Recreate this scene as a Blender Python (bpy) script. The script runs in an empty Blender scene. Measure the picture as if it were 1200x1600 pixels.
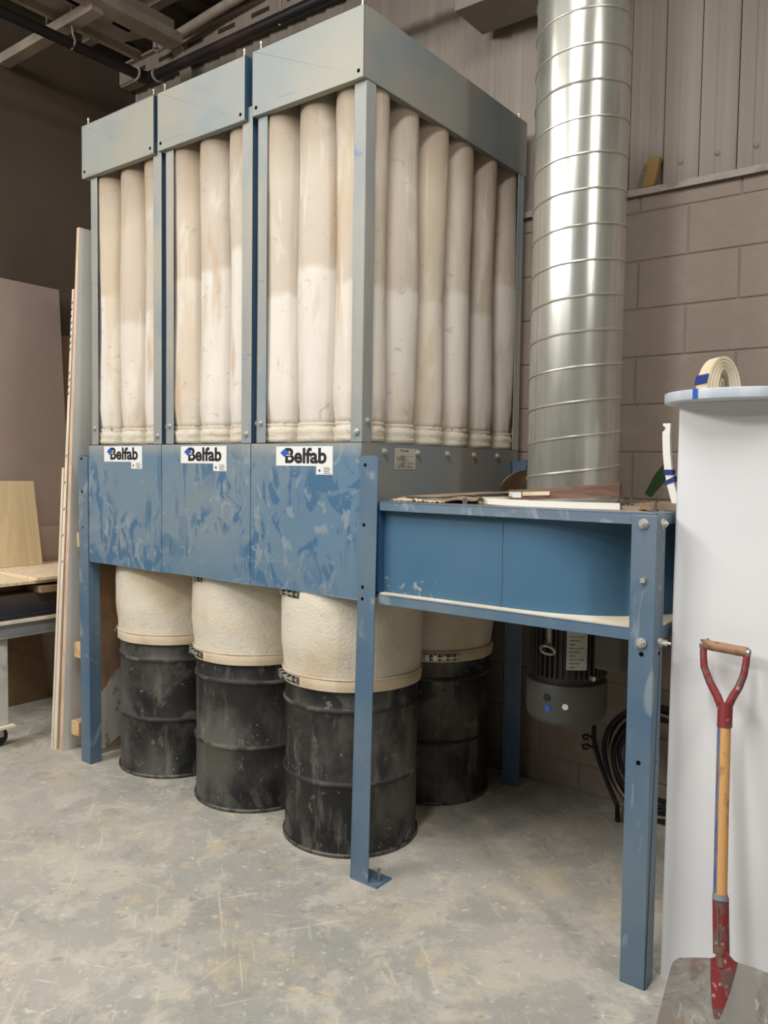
import bpy, bmesh, math, random
from mathutils import Vector, Matrix, noise as mnoise
R = math.radians
random.seed(7)
sc = bpy.context.scene
COL = sc.collection

# ------------------------------------------------------------------ camera
F_PX = 1260.5
cam_d = bpy.data.cameras.new('camera'); cam = bpy.data.objects.new('camera', cam_d); COL.objects.link(cam)
cam_d.sensor_fit = 'VERTICAL'; cam_d.sensor_height = 36.0; cam_d.sensor_width = 27.0
cam_d.lens = F_PX / 1600 * 36.0
yaw, pit, rol = 0.6550, -0.0543, 0.0141
_c, _s = math.cos(yaw), math.sin(yaw)
_r = Vector((_c, _s, 0)); _f = Vector((-_s, _c, 0)); _u = Vector((0, 0, 1))
_f2 = _f * math.cos(pit) + _u * math.sin(pit); _u2 = -_f * math.sin(pit) + _u * math.cos(pit)
_r3 = _r * math.cos(rol) + _u2 * math.sin(rol); _u3 = -_r * math.sin(rol) + _u2 * math.cos(rol)
m = Matrix.Identity(4)
for i in range(3):
    m[i][0] = _r3[i]; m[i][1] = _u3[i]; m[i][2] = -_f2[i]
m[0][3], m[1][3], m[2][3] = 1.7583, -2.16, 1.44
cam.matrix_world = m
cam_d.clip_start = 0.05; cam_d.clip_end = 100
sc.camera = cam

# ------------------------------------------------------------------ light
sc.view_settings.view_transform = 'Standard'; sc.view_settings.look = 'None'
sc.view_settings.gamma = 1.0; sc.view_settings.exposure = 0.48; sc.view_settings.use_curve_mapping = False
W = bpy.data.worlds.new('world'); sc.world = W; W.use_nodes = True
W.node_tree.nodes['Background'].inputs[0].default_value = (1.0, 0.97, 0.92, 1)
W.node_tree.nodes['Background'].inputs[1].default_value = 0.50
def area(name, loc, target, sx, sy, power, col=(1, 1, 1)):
    d = bpy.data.lights.new(name, 'AREA'); d.shape = 'RECTANGLE'; d.size = sx; d.size_y = sy; d.energy = power; d.color = col
    o = bpy.data.objects.new(name, d); COL.objects.link(o); o.location = loc
    o.rotation_euler = (Vector(target) - Vector(loc)).to_track_quat('-Z', 'Y').to_euler()
    return o
area('tube_light_front_left', (-2.0, -3.9, 3.9), (-0.8, 0.0, 0.9), 2.4, 0.6, 100, (1.0, 0.98, 0.95))
area('tube_light_overhead', (0.9, -1.9, 4.1), (0.9, -1.8, 0), 0.3, 2.4, 80, (1.0, 0.99, 0.97))
area('tube_light_right', (3.2, -1.2, 4.0), (1.2, 0.2, 1.3), 0.25, 2.4, 50, (1.0, 0.98, 0.95))
area('tube_light_far', (-0.5, -6.5, 4.0), (0.0, -2.0, 0.4), 4.0, 0.3, 38, (0.98, 0.99, 1.0))
area('fill_light_left_bay', (-1.9, -2.3, 4.0), (-2.1, -1.0, 0), 0.25, 1.6, 26, (1.0, 0.98, 0.95))  # unseen fill, added to brighten the sheets and table at left

# ------------------------------------------------------------------ materials
def lin(c):
    return tuple(((v / 12.92) if v <= 0.04045 else ((v + 0.055) / 1.055) ** 2.4) for v in [x / 255 for x in c]) + (1,)
def M(name, base, rough=0.6, metal=0.0, layers=(), bump=None, spec=0.5, coat=0.0):
    mt = bpy.data.materials.new(name); mt.use_nodes = True
    nt = mt.node_tree; N = nt.nodes; L = nt.links
    b = N['Principled BSDF']; b.inputs['Roughness'].default_value = rough; b.inputs['Metallic'].default_value = metal
    b.inputs['Specular IOR Level'].default_value = spec; b.inputs['Coat Weight'].default_value = coat
    geo = N.new('ShaderNodeNewGeometry')
    cur = None
    def coords(stretch, rot):
        mp = N.new('ShaderNodeMapping'); mp.vector_type = 'POINT'
        mp.inputs['Scale'].default_value = stretch; mp.inputs['Rotation'].default_value = rot
        L.new(geo.outputs['Position'], mp.inputs[0]); return mp.outputs[0]
    for ly in layers:
        kind = ly.get('kind', 'noise')
        st = ly.get('st', (1, 1, 1)); rt = ly.get('rot', (0, 0, 0))
        if rt != (0, 0, 0):
            mp0 = N.new('ShaderNodeMapping'); mp0.inputs['Rotation'].default_value = rt
            L.new(geo.outputs['Position'], mp0.inputs[0])
            mp = N.new('ShaderNodeMapping'); mp.inputs['Scale'].default_value = st; mp.inputs['Location'].default_value = ly.get('off', (0, 0, 0))
            L.new(mp0.outputs[0], mp.inputs[0]); v = mp.outputs[0]
        else:
            mp = N.new('ShaderNodeMapping'); mp.inputs['Scale'].default_value = st; mp.inputs['Location'].default_value = ly.get('off', (0, 0, 0))
            L.new(geo.outputs['Position'], mp.inputs[0]); v = mp.outputs[0]
        fac = None
        if kind == 'noise':
            t = N.new('ShaderNodeTexNoise'); t.inputs['Scale'].default_value = ly.get('s', 5); t.inputs['Detail'].default_value = ly.get('det', 5)
            t.inputs['Distortion'].default_value = ly.get('dist', 0); t.inputs['Roughness'].default_value = ly.get('rg', 0.55)
            L.new(v, t.inputs['Vector']); fac = t.outputs['Fac']
        elif kind == 'wave':
            t = N.new('ShaderNodeTexWave'); t.inputs['Scale'].default_value = ly.get('s', 5); t.inputs['Distortion'].default_value = ly.get('dist', 4)
            t.inputs['Detail'].default_value = 3; L.new(v, t.inputs['Vector']); fac = t.outputs['Fac']
        if fac is not None:
            mr = N.new('ShaderNodeMapRange'); mr.interpolation_type = 'SMOOTHSTEP'
            mr.inputs['From Min'].default_value = ly.get('lo', 0.4); mr.inputs['From Max'].default_value = ly.get('hi', 0.6)
            mr.inputs['To Max'].default_value = ly.get('fac', 1.0)
            L.new(fac, mr.inputs['Value']); out = mr.outputs[0]
        else:
            vv = N.new('ShaderNodeValue'); vv.outputs[0].default_value = ly.get('fac', 1.0); out = vv.outputs[0]
        if 'm' in ly:
            t3 = N.new('ShaderNodeTexNoise'); t3.inputs['Scale'].default_value = ly['m'][0]; t3.inputs['Detail'].default_value = 2
            mp3 = N.new('ShaderNodeMapping'); mp3.inputs['Location'].default_value = (7.3, 2.1, 4.4); L.new(geo.outputs['Position'], mp3.inputs[0]); L.new(mp3.outputs[0], t3.inputs['Vector'])
            m3 = N.new('ShaderNodeMapRange'); m3.inputs['From Min'].default_value = ly['m'][1]; m3.inputs['From Max'].default_value = ly['m'][2]; L.new(t3.outputs['Fac'], m3.inputs['Value'])
            mm = N.new('ShaderNodeMath'); mm.operation = 'MULTIPLY'; L.new(out, mm.inputs[0]); L.new(m3.outputs[0], mm.inputs[1]); out = mm.outputs[0]
        if 'per' in ly:
            oi = N.new('ShaderNodeObjectInfo'); m3 = N.new('ShaderNodeMapRange'); m3.inputs['From Min'].default_value = ly['per'][0]; m3.inputs['From Max'].default_value = ly['per'][1]; L.new(oi.outputs['Random'], m3.inputs['Value'])
            mm = N.new('ShaderNodeMath'); mm.operation = 'MULTIPLY'; L.new(out, mm.inputs[0]); L.new(m3.outputs[0], mm.inputs[1]); out = mm.outputs[0]
        for ax in ('x', 'y', 'z'):
            if ax + 'r' in ly:      # limit the layer to a range of the place: (a, b) fades in from a to b
                a, bb = ly[ax + 'r']
                sp = N.new('ShaderNodeSeparateXYZ'); L.new(geo.outputs['Position'], sp.inputs[0])
                val = sp.outputs[ax.upper()]
                if ly.get('wob'):
                    t2 = N.new('ShaderNodeTexNoise'); t2.inputs['Scale'].default_value = ly.get('wobs', 6); L.new(geo.outputs['Position'], t2.inputs['Vector'])
                    ma = N.new('ShaderNodeMath'); ma.operation = 'MULTIPLY_ADD'; L.new(t2.outputs['Fac'], ma.inputs[0]); ma.inputs[1].default_value = ly['wob']; L.new(val, ma.inputs[2]); val = ma.outputs[0]
                if ly.get('rnd'):
                    oi = N.new('ShaderNodeObjectInfo'); ma = N.new('ShaderNodeMath'); ma.operation = 'MULTIPLY_ADD'
                    L.new(oi.outputs['Random'], ma.inputs[0]); ma.inputs[1].default_value = ly['rnd']; L.new(val, ma.inputs[2]); val = ma.outputs[0]
                m2 = N.new('ShaderNodeMapRange'); m2.inputs['From Min'].default_value = a; m2.inputs['From Max'].default_value = bb
                L.new(val, m2.inputs['Value'])
                mm = N.new('ShaderNodeMath'); mm.operation = 'MULTIPLY'; L.new(out, mm.inputs[0]); L.new(m2.outputs[0], mm.inputs[1]); out = mm.outputs[0]
        mx = N.new('ShaderNodeMix'); mx.data_type = 'RGBA'
        L.new(out, mx.inputs[0])
        if cur is None: mx.inputs[6].default_value = lin(base)
        else: L.new(cur, mx.inputs[6])
        mx.inputs[7].default_value = lin(ly['c'])
        cur = mx.outputs[2]
        if 'rough' in ly:
            pass
    if cur is None: b.inputs['Base Color'].default_value = lin(base)
    else: L.new(cur, b.inputs['Base Color'])
    if bump:
        s, strength, dist = bump[:3]
        st = bump[3] if len(bump) > 3 else (1, 1, 1)
        mp = N.new('ShaderNodeMapping'); mp.inputs['Scale'].default_value = st; L.new(geo.outputs['Position'], mp.inputs[0])
        t = N.new('ShaderNodeTexNoise'); t.inputs['Scale'].default_value = s; t.inputs['Detail'].default_value = 6; L.new(mp.outputs[0], t.inputs['Vector'])
        bp = N.new('ShaderNodeBump'); bp.inputs['Strength'].default_value = strength; bp.inputs['Distance'].default_value = dist
        L.new(t.outputs['Fac'], bp.inputs['Height']); L.new(bp.outputs[0], b.inputs['Normal'])
    return mt

TAN = (196, 176, 142)
m_panel = M('blue_panel_paint', (96, 124, 145), 0.38, 0, [
    dict(c=(124, 137, 143), s=1.1, lo=0.36, hi=0.60, fac=0.75, det=3),
    dict(c=(78, 112, 138), kind='const', fac=.55, zr=(1.22, 1.02), wob=.1),
    dict(c=(64, 102, 134), s=5.5, dist=2.2, lo=0.50, hi=0.55, fac=0.85, det=4, st=(1.5, 1, .8), m=(2.6, .42, .50), zr=(1.52, 1.44), wob=.06),
    dict(c=(150, 157, 158), s=9, dist=2.4, lo=0.57, hi=0.62, fac=0.5, det=6, st=(1.3, 1, .8), m=(2.6, .42, .50)),
    dict(c=(64, 100, 131), s=5.2, dist=1.2, lo=0.55, hi=0.59, fac=0.7, det=4, st=(2.8, 1, .7), off=(3, 1, 2), m=(1.6, .50, .58)),
    dict(c=(122, 140, 152), s=7, dist=1.0, lo=0.62, hi=0.66, fac=0.45, det=4, st=(.5, 1, 2.2), off=(1, 5, 2)),
    dict(c=(186, 188, 182), s=26, dist=1.0, lo=0.68, hi=0.76, fac=0.4, det=2, st=(1, 1, 3)),
    dict(c=(166, 164, 150), kind='const', fac=0.55, zr=(1.49, 1.535), wob=.03)], spec=0.5)
m_blue = M('blue_frame_paint', (74, 102, 126), 0.42, 0, [
    dict(c=(110, 124, 134), s=2.0, lo=0.35, hi=0.65, fac=0.7, det=4),
    dict(c=(150, 162, 166), s=7, dist=1.8, lo=0.58, hi=0.68, fac=0.5, st=(1, 1, 0.6)),
    dict(c=(168, 134, 106), s=14, lo=0.68, hi=0.74, fac=0.4, det=3)])
m_bluec = M('blue_clean_paint', (64, 103, 131), 0.45, 0, [
    dict(c=(78, 110, 134), s=1.6, lo=0.35, hi=0.7, fac=0.8),
    dict(c=(190, 188, 178), s=34, dist=1, lo=.58, hi=.66, fac=.5, zr=(1.085, 1.06), xr=(.32, .28)), dict(c=(170, 165, 150), s=22, lo=0.74, hi=0.8, fac=0.6)])
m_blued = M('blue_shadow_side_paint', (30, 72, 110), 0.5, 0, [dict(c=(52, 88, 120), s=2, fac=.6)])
m_header = M('dusty_blue_header_paint', (134, 143, 145), 0.5, 0, [
    dict(c=(160, 156, 143), s=1.4, lo=0.35, hi=0.65, fac=0.75, det=3),
    dict(c=(116, 134, 146), s=1.6, dist=.2, lo=0.45, hi=0.75, fac=0.7, st=(1, 1, 1.4)),
    dict(c=(86, 112, 136), s=3.0, dist=.3, lo=0.62, hi=0.68, fac=0.55, st=(1.1, 1.1, 14), off=(0, 0, 3.3), zr=(2.88, 2.84), wob=.03),
    dict(c=(160, 152, 130), s=1.3, lo=.4, hi=.7, fac=.5)], spec=0.4)
m_hside = M('dusty_blue_side_paint', (118, 126, 128), 0.5, 0, [
    dict(c=(146, 138, 124), s=1.4, lo=0.35, hi=0.65, fac=0.8, det=3),
    dict(c=(98, 116, 128), s=1.8, dist=.5, lo=0.55, hi=0.68, fac=0.6)], spec=0.4)
m_post = M('dusty_post_paint', (138, 142, 140), 0.55, 0, [
    dict(c=(172, 164, 148), s=3, lo=0.4, hi=0.65, fac=0.7, st=(1, 1, .35)),
    dict(c=(118, 138, 152), s=3, dist=.2, lo=0.5, hi=0.7, fac=0.7, st=(1, 1, .8)), dict(c=(88, 118, 146), s=9, dist=.6, lo=0.66, hi=0.72, fac=0.6, st=(1, 1, 1.6)),
    dict(c=(64, 104, 142), kind='const', fac=.5, zr=(2.78, 2.86), wob=.04)])
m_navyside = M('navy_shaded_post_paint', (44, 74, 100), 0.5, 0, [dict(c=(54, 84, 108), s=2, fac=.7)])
m_bag = M('felt_bag_cloth', (214, 207, 197), 0.95, 0, [
    dict(c=(178, 163, 143), kind='const', fac=.60, zr=(2.33, 2.36), wob=.10, wobs=9, rnd=.28),
    dict(c=(190, 170, 140), kind='const', fac=.5, per=(.76, .86)),
    dict(c=(192, 172, 142), s=2.6, lo=0.50, hi=0.68, fac=0.55, det=6, st=(2.2, 2.2, .35)),
    dict(c=(176, 142, 102), s=3.6, lo=0.58, hi=0.72, fac=0.6, det=6, st=(1.8, 1.8, .4), off=(4, 2, 1)),
    dict(c=(224, 216, 203), s=5.0, dist=.8, lo=0.55, hi=0.65, fac=0.4, det=6, st=(1.6, 1.6, .5), off=(1, 7, 1)),
    dict(c=(222, 214, 200), s=9.0, dist=.2, lo=0.60, hi=0.72, fac=0.5, det=5, st=(3, 3, .2), off=(4, 4, 1)),
    dict(c=(150, 140, 128), s=14, dist=1.5, lo=0.62, hi=0.70, fac=0.35, det=6, st=(1, 1, 1.4)),
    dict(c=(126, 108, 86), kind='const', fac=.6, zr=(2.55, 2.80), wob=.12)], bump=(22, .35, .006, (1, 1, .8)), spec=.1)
m_cuff = M('felt_bag_cuff_cloth', (204, 196, 180), 0.95, 0, [dict(c=(176, 150, 116), s=18, lo=.5, hi=.7, fac=.6, st=(1, 1, 4))], bump=(120, .4, .004), spec=.1)
m_sleeve = M('cream_felt_sleeve_cloth', (214, 206, 190), 0.95, 0, [
    dict(c=(194, 174, 142), s=3.0, lo=0.42, hi=0.68, fac=0.7, det=6),
    dict(c=(196, 150, 98), s=3.4, lo=0.60, hi=0.78, fac=0.55, det=5, off=(2, 0, 3)),
    dict(c=(178, 170, 160), s=30, lo=0.62, hi=0.72, fac=0.5, st=(1, 1, 2))], bump=(90, .5, .006), spec=.1)
m_hem = M('tan_felt_hem_cloth', (206, 190, 164), 0.95, 0, [dict(c=(184, 158, 122), s=6, lo=.45, hi=.7, fac=.6)], bump=(120, .3, .004), spec=.1)
m_drum = M('black_drum_paint', (36, 36, 36), 0.5, 0, [
    dict(c=(92, 90, 84), s=2.4, lo=0.42, hi=0.60, fac=0.8, det=8, rg=.65, st=(1, 1, .7)),
    dict(c=(20, 20, 21), s=3.8, dist=1.0, lo=0.55, hi=0.59, fac=0.85, det=8, rg=.6, st=(1, 1, .8), m=(1.6, .45, .55)),
    dict(c=(120, 116, 106), s=12, lo=0.54, hi=0.68, fac=0.5, det=9, rg=.7, st=(1, 1, .22)),
    dict(c=(134, 126, 108), s=16, dist=.6, lo=0.62, hi=0.66, fac=0.5, det=8, rg=.7),
    dict(c=(158, 150, 132), s=48, lo=0.68, hi=0.74, fac=0.6, det=3)], spec=.35, bump=(14, .15, .004))
m_hoop = M('dusty_drum_hoop_paint', (46, 45, 43), 0.6, 0, [dict(c=(118, 112, 98), s=7, lo=.50, hi=.64, fac=.6, det=8)], spec=.3)
m_rim = M('dusty_drum_rim', (92, 88, 80), 0.5, 0.3, [dict(c=(40, 38, 36), s=20, lo=.5, hi=.6, fac=.8)])
m_slot = M('slot_shade_paint', (48, 42, 36), 0.9)
m_steel = M('worn_steel', (150, 150, 146), 0.35, 0.85, [dict(c=(86, 82, 76), s=30, lo=.5, hi=.66, fac=.8)])
m_zinc = M('zinc_bolt', (205, 205, 196), 0.38, 0.7)
m_black = M('black_rubber', (22, 22, 22), 0.6)
m_darkhole = M('dark_opening', (8, 8, 9), 0.9, spec=.1)
m_duct = M('galvanised_steel', (206, 206, 196), 0.24, 0.76, [
    dict(c=(156, 154, 140), s=3, lo=.4, hi=.65, fac=.6, st=(3, 3, .5)),
    dict(c=(205, 207, 203), s=50, lo=.45, hi=.6, fac=.35, st=(1, 1, .03)),
    dict(c=(120, 118, 110), s=14, dist=2, lo=.68, hi=.72, fac=.4, st=(3, 3, 1))], bump=(60, .06, .003, (1, 1, .05)))
m_seam = M('galvanised_seam', (196, 194, 184), 0.4, 0.8)
m_block = M('grey_painted_block', (150, 137, 125), 0.75, 0, [
    dict(c=(138, 125, 114), s=1.2, lo=.35, hi=.65, fac=.8), dict(c=(158, 146, 134), s=14, lo=.5, hi=.7, fac=.4)], bump=(70, .35, .006), spec=.3)
m_mortar = M('painted_mortar', (140, 127, 116), 0.85, 0, [dict(c=(156, 144, 132), s=7, lo=.55, hi=.7, fac=.5)], bump=(50, .4, .005), spec=.2)
m_siding = M('brown_grey_siding_paint', (142, 131, 121), 0.55, 0, [
    dict(c=(126, 115, 105), s=1.5, lo=.4, hi=.6, fac=.7, st=(1, 1, .4)), dict(c=(160, 150, 140), s=12, lo=.5, hi=.7, fac=.4, st=(2, 1, .04))], spec=.35)
m_trim = M('pale_flashing', (158, 148, 138), 0.5, 0, [dict(c=(112, 100, 90), s=9, lo=.5, hi=.65, fac=.7)])
m_lwall = M('dark_brown_wall_paint', (94, 82, 71), 0.85, 0, [dict(c=(84, 73, 63), s=.9, lo=.4, hi=.6, fac=.7), dict(c=(178, 170, 160), s=22, lo=.79, hi=.82, fac=.7)], spec=.2)
m_farwall = M('pale_hall_wall_paint', (140, 134, 126), 0.8)
m_ceil = M('ceiling_deck_paint', (140, 128, 114), 0.8, 0, [dict(c=(112, 100, 88), s=2, fac=.7)])
m_beam = M('painted_beam', (160, 148, 134), 0.7, 0, [dict(c=(132, 120, 106), s=5, fac=.7)])
m_pipe = M('black_iron_pipe', (30, 27, 27), 0.45, 0.2, [dict(c=(74, 52, 44), s=3, lo=.5, hi=.7, fac=.5)])
m_floor = M('dusty_concrete_floor', (176, 171, 161), 0.5, 0, [
    dict(c=(150, 150, 143), s=0.9, lo=.38, hi=.62, fac=.8, det=7, dist=.2),
    dict(c=(196, 189, 174), s=4.2, dist=.3, lo=.47, hi=.58, fac=.65, det=12, rg=.78),
    dict(c=(138, 138, 131), s=3.0, dist=.3, lo=.52, hi=.62, fac=.45, det=12, rg=.75, off=(5, 2, 0)),
    dict(c=(198, 182, 148), s=1.7, dist=.3, lo=.52, hi=.68, fac=.55, det=12, rg=.72, off=(3, 1, 0)),
    dict(c=(210, 184, 138), s=3.5, dist=.8, lo=.58, hi=.66, fac=.5, det=12, rg=.74, off=(9, 4, 0)),
    dict(c=(208, 178, 130), s=7.0, dist=1.0, lo=.58, hi=.66, fac=.5, det=10, rg=.7, yr=(-1.1, -.2), off=(2, 8, 0)),
    dict(c=(216, 204, 178), s=9.0, dist=.5, lo=.58, hi=.63, fac=.45, det=10, rg=.75, st=(.3, 3.2, 1), rot=(0, 0, .7)),
    dict(c=(220, 210, 190), s=12.0, dist=.5, lo=.60, hi=.64, fac=.45, det=10, rg=.75, st=(.28, 3.2, 1), rot=(0, 0, -.5), off=(2, 2, 0)),
    dict(c=(216, 206, 186), s=9.0, dist=.6, lo=.62, hi=.65, fac=.45, det=10, rg=.75, st=(.25, 2.8, 1), rot=(0, 0, 1.5), off=(1, 6, 0)),
    dict(c=(222, 212, 190), s=10.0, dist=.25, lo=.67, hi=.70, fac=.45, det=3, st=(.2, 4.5, 1), rot=(0, 0, -1.0), off=(4, 6, 0)),
    dict(c=(220, 214, 200), s=30, dist=.4, lo=.60, hi=.70, fac=.5, det=8),
    dict(c=(112, 112, 107), s=20, dist=.3, lo=.60, hi=.72, fac=.4, det=8, off=(1, 1, 0))], bump=(30, .12, .004), spec=.4)
m_white = M('white_laminate', (220, 220, 221), 0.45, 0, [
    dict(c=(211, 212, 214), s=2, lo=.4, hi=.7, fac=.6),
    dict(c=(196, 186, 160), s=9, dist=1.5, lo=.74, hi=.8, fac=.6, st=(1, 1, .8))], spec=.45)
m_disc = M('grey_white_laminate_edge', (190, 200, 210), 0.4, 0, [dict(c=(212, 220, 226), s=6, lo=.45, hi=.6, fac=.7, st=(3, 3, .1))])
m_tape = M('blue_masking_tape', (28, 84, 172), 0.7)
m_navy = M('navy_tape', (30, 48, 120), 0.7)
m_birch = M('birch_plywood', (224, 204, 164), 0.6, 0, [dict(c=(206, 184, 142), s=3, dist=1, lo=.45, hi=.62, fac=.6, st=(1, 3, .5))])
m_board = M('particle_board', (228, 208, 176), 0.75, 0, [dict(c=(178, 154, 120), s=40, lo=.5, hi=.65, fac=.5)])
m_mdf = M('brown_fibreboard', (168, 132, 104), 0.85, 0, [dict(c=(132, 108, 84), s=8, lo=.4, hi=.65, fac=.7)])
m_torn = M('torn_grey_facing', (196, 190, 178), 0.85, 0, [dict(c=(108, 96, 84), s=14, lo=.55, hi=.68, fac=.7)])
m_mauve = M('mauve_grey_panel', (168, 150, 140), 0.7, 0, [dict(c=(156, 138, 128), s=1.5, fac=.7)])
m_mauve2 = M('pale_mauve_panel', (184, 166, 154), 0.7)
m_tanp = M('tan_wall_panel', (132, 108, 80), 0.8, 0, [dict(c=(116, 92, 66), s=3, fac=.6)])
m_sheet = M('pale_grey_sheet', (218, 218, 212), 0.6, 0, [dict(c=(206, 207, 202), s=2, fac=.6)])
m_edge = M('sheet_core_edge', (214, 184, 160), 0.8, 0, [dict(c=(184, 152, 124), s=30, fac=.5, st=(1, 1, .3))])
m_bedge = M('pale_board_edge', (226, 216, 198), 0.8, 0, [dict(c=(196, 180, 152), s=12, fac=.5, st=(1, 1, .3))])
m_lumber = M('pine_lumber', (212, 178, 134), 0.8, 0, [dict(c=(186, 140, 92), s=20, lo=.5, hi=.65, fac=.7)])
m_wood = M('old_timber', (146, 122, 96), 0.8, 0, [dict(c=(110, 90, 70), s=10, fac=.7)])
m_cart = M('grey_steel_table_paint', (134, 139, 144), 0.45, 0.2, [dict(c=(150, 150, 146), s=4, lo=.5, hi=.7, fac=.6), dict(c=(84, 92, 102), s=3, lo=.55, hi=.65, fac=.6, off=(2, 3, 1))])
m_leg = M('dusty_white_leg_paint', (196, 192, 184), 0.6, 0, [dict(c=(126, 124, 120), s=8, lo=.5, hi=.65, fac=.5)])
m_roller = M('dark_steel_beam', (54, 57, 66), 0.4, 0.3, [dict(c=(96, 82, 70), kind='const', fac=.7, zr=(.71, .78), wob=.02)])
m_walnut = M('walnut_wood', (124, 96, 80), 0.6, 0, [dict(c=(92, 68, 56), s=10, lo=.45, hi=.6, fac=.7, st=(.6, 1, 5)), dict(c=(146, 118, 98), s=18, lo=.6, hi=.7, fac=.5, st=(.5, 1, 6))])
m_cardb = M('brown_cardboard', (150, 130, 108), 0.85, 0, [dict(c=(126, 104, 84), s=4, lo=.45, hi=.6, fac=.6)])
m_paper = M('kraft_scrap_paper', (208, 180, 144), 0.85)
m_whites = M('white_strip_plastic', (232, 230, 222), 0.5)
m_cream = M('cream_edge_banding', (222, 208, 180), 0.6, 0, [dict(c=(198, 178, 144), s=9, fac=.5)])
m_label = M('white_label', (226, 226, 222), 0.45)
m_plate = M('silver_data_plate', (172, 170, 160), 0.5)
m_ink = M('black_ink', (32, 32, 36), 0.5)
m_inkg = M('grey_print', (92, 92, 92), 0.6)
m_logo = M('blue_logo_ink', (44, 88, 176), 0.5)
m_dust = M('pale_dust_on_steel', (204, 192, 166), 0.9, 0, [dict(c=(226, 219, 202), s=4, lo=.4, hi=.6, fac=.8), dict(c=(112, 130, 142), s=9, lo=.66, hi=.74, fac=.7)])
m_top = M('dusty_platform_top', (164, 146, 122), 0.9, 0, [dict(c=(126, 120, 112), s=8, fac=.6)])
m_motor = M('dark_motor_casting', (70, 68, 64), 0.5, 0.3, [dict(c=(96, 88, 76), s=6, lo=.5, hi=.7, fac=.6)])
m_cowl = M('grey_green_motor_cowl', (72, 73, 68), 0.5, 0.1, [dict(c=(86, 82, 72), s=5, lo=.5, hi=.7, fac=.5)])
m_shaft = M('worn_wood_shaft', (198, 150, 92), 0.6, 0, [
    dict(c=(128, 100, 78), s=26, lo=.54, hi=.64, fac=.75, det=9, rg=.75, st=(1, 1, .5)), dict(c=(96, 104, 130), s=30, lo=.60, hi=.66, fac=.7, det=8, rg=.7, st=(1, 1, .4), off=(3, 3, 3))])
m_shaftblue = M('flaking_blue_paint', (66, 92, 140), 0.6, 0, [dict(c=(120, 96, 80), s=22, lo=.50, hi=.56, fac=.85, det=9, rg=.75), dict(c=(110, 112, 124), s=9, lo=.5, hi=.6, fac=.6, off=(3, 1, 1))])
m_red = M('chipped_red_paint', (128, 42, 46), 0.5, 0.1, [
    dict(c=(100, 84, 78), s=26, dist=.6, lo=.48, hi=.58, fac=.85, det=8), dict(c=(186, 160, 156), s=44, lo=.60, hi=.68, fac=.7, det=6, off=(2, 1, 0))])
m_grip = M('worn_wood_grip', (150, 114, 86), 0.6, 0, [dict(c=(116, 74, 60), s=30, lo=.5, hi=.62, fac=.7)])
m_blade = M('dirty_steel_blade', (142, 140, 134), 0.45, 0.25, [
    dict(c=(170, 166, 158), s=7, dist=1.0, lo=.5, hi=.60, fac=.7, det=8), dict(c=(104, 98, 90), s=7, dist=.6, lo=.48, hi=.62, fac=.75, det=9, rg=.7),
    dict(c=(186, 182, 176), s=26, dist=1.2, lo=.60, hi=.66, fac=.7, det=8, st=(1, 1, .5)),
    dict(c=(150, 122, 84), s=9, dist=.5, lo=.42, hi=.56, fac=.85, det=9, rg=.7, zr=(.13, .05), wob=.04), dict(c=(150, 92, 90), s=14, lo=.58, hi=.66, fac=.5, det=8)], bump=(30, .3, .004))
m_green = M('green_paint_streak', (34, 70, 22), 0.7)
m_foam = M('tan_foam_lump', (150, 122, 76), 0.9, bump=(40, .6, .01))

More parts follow.
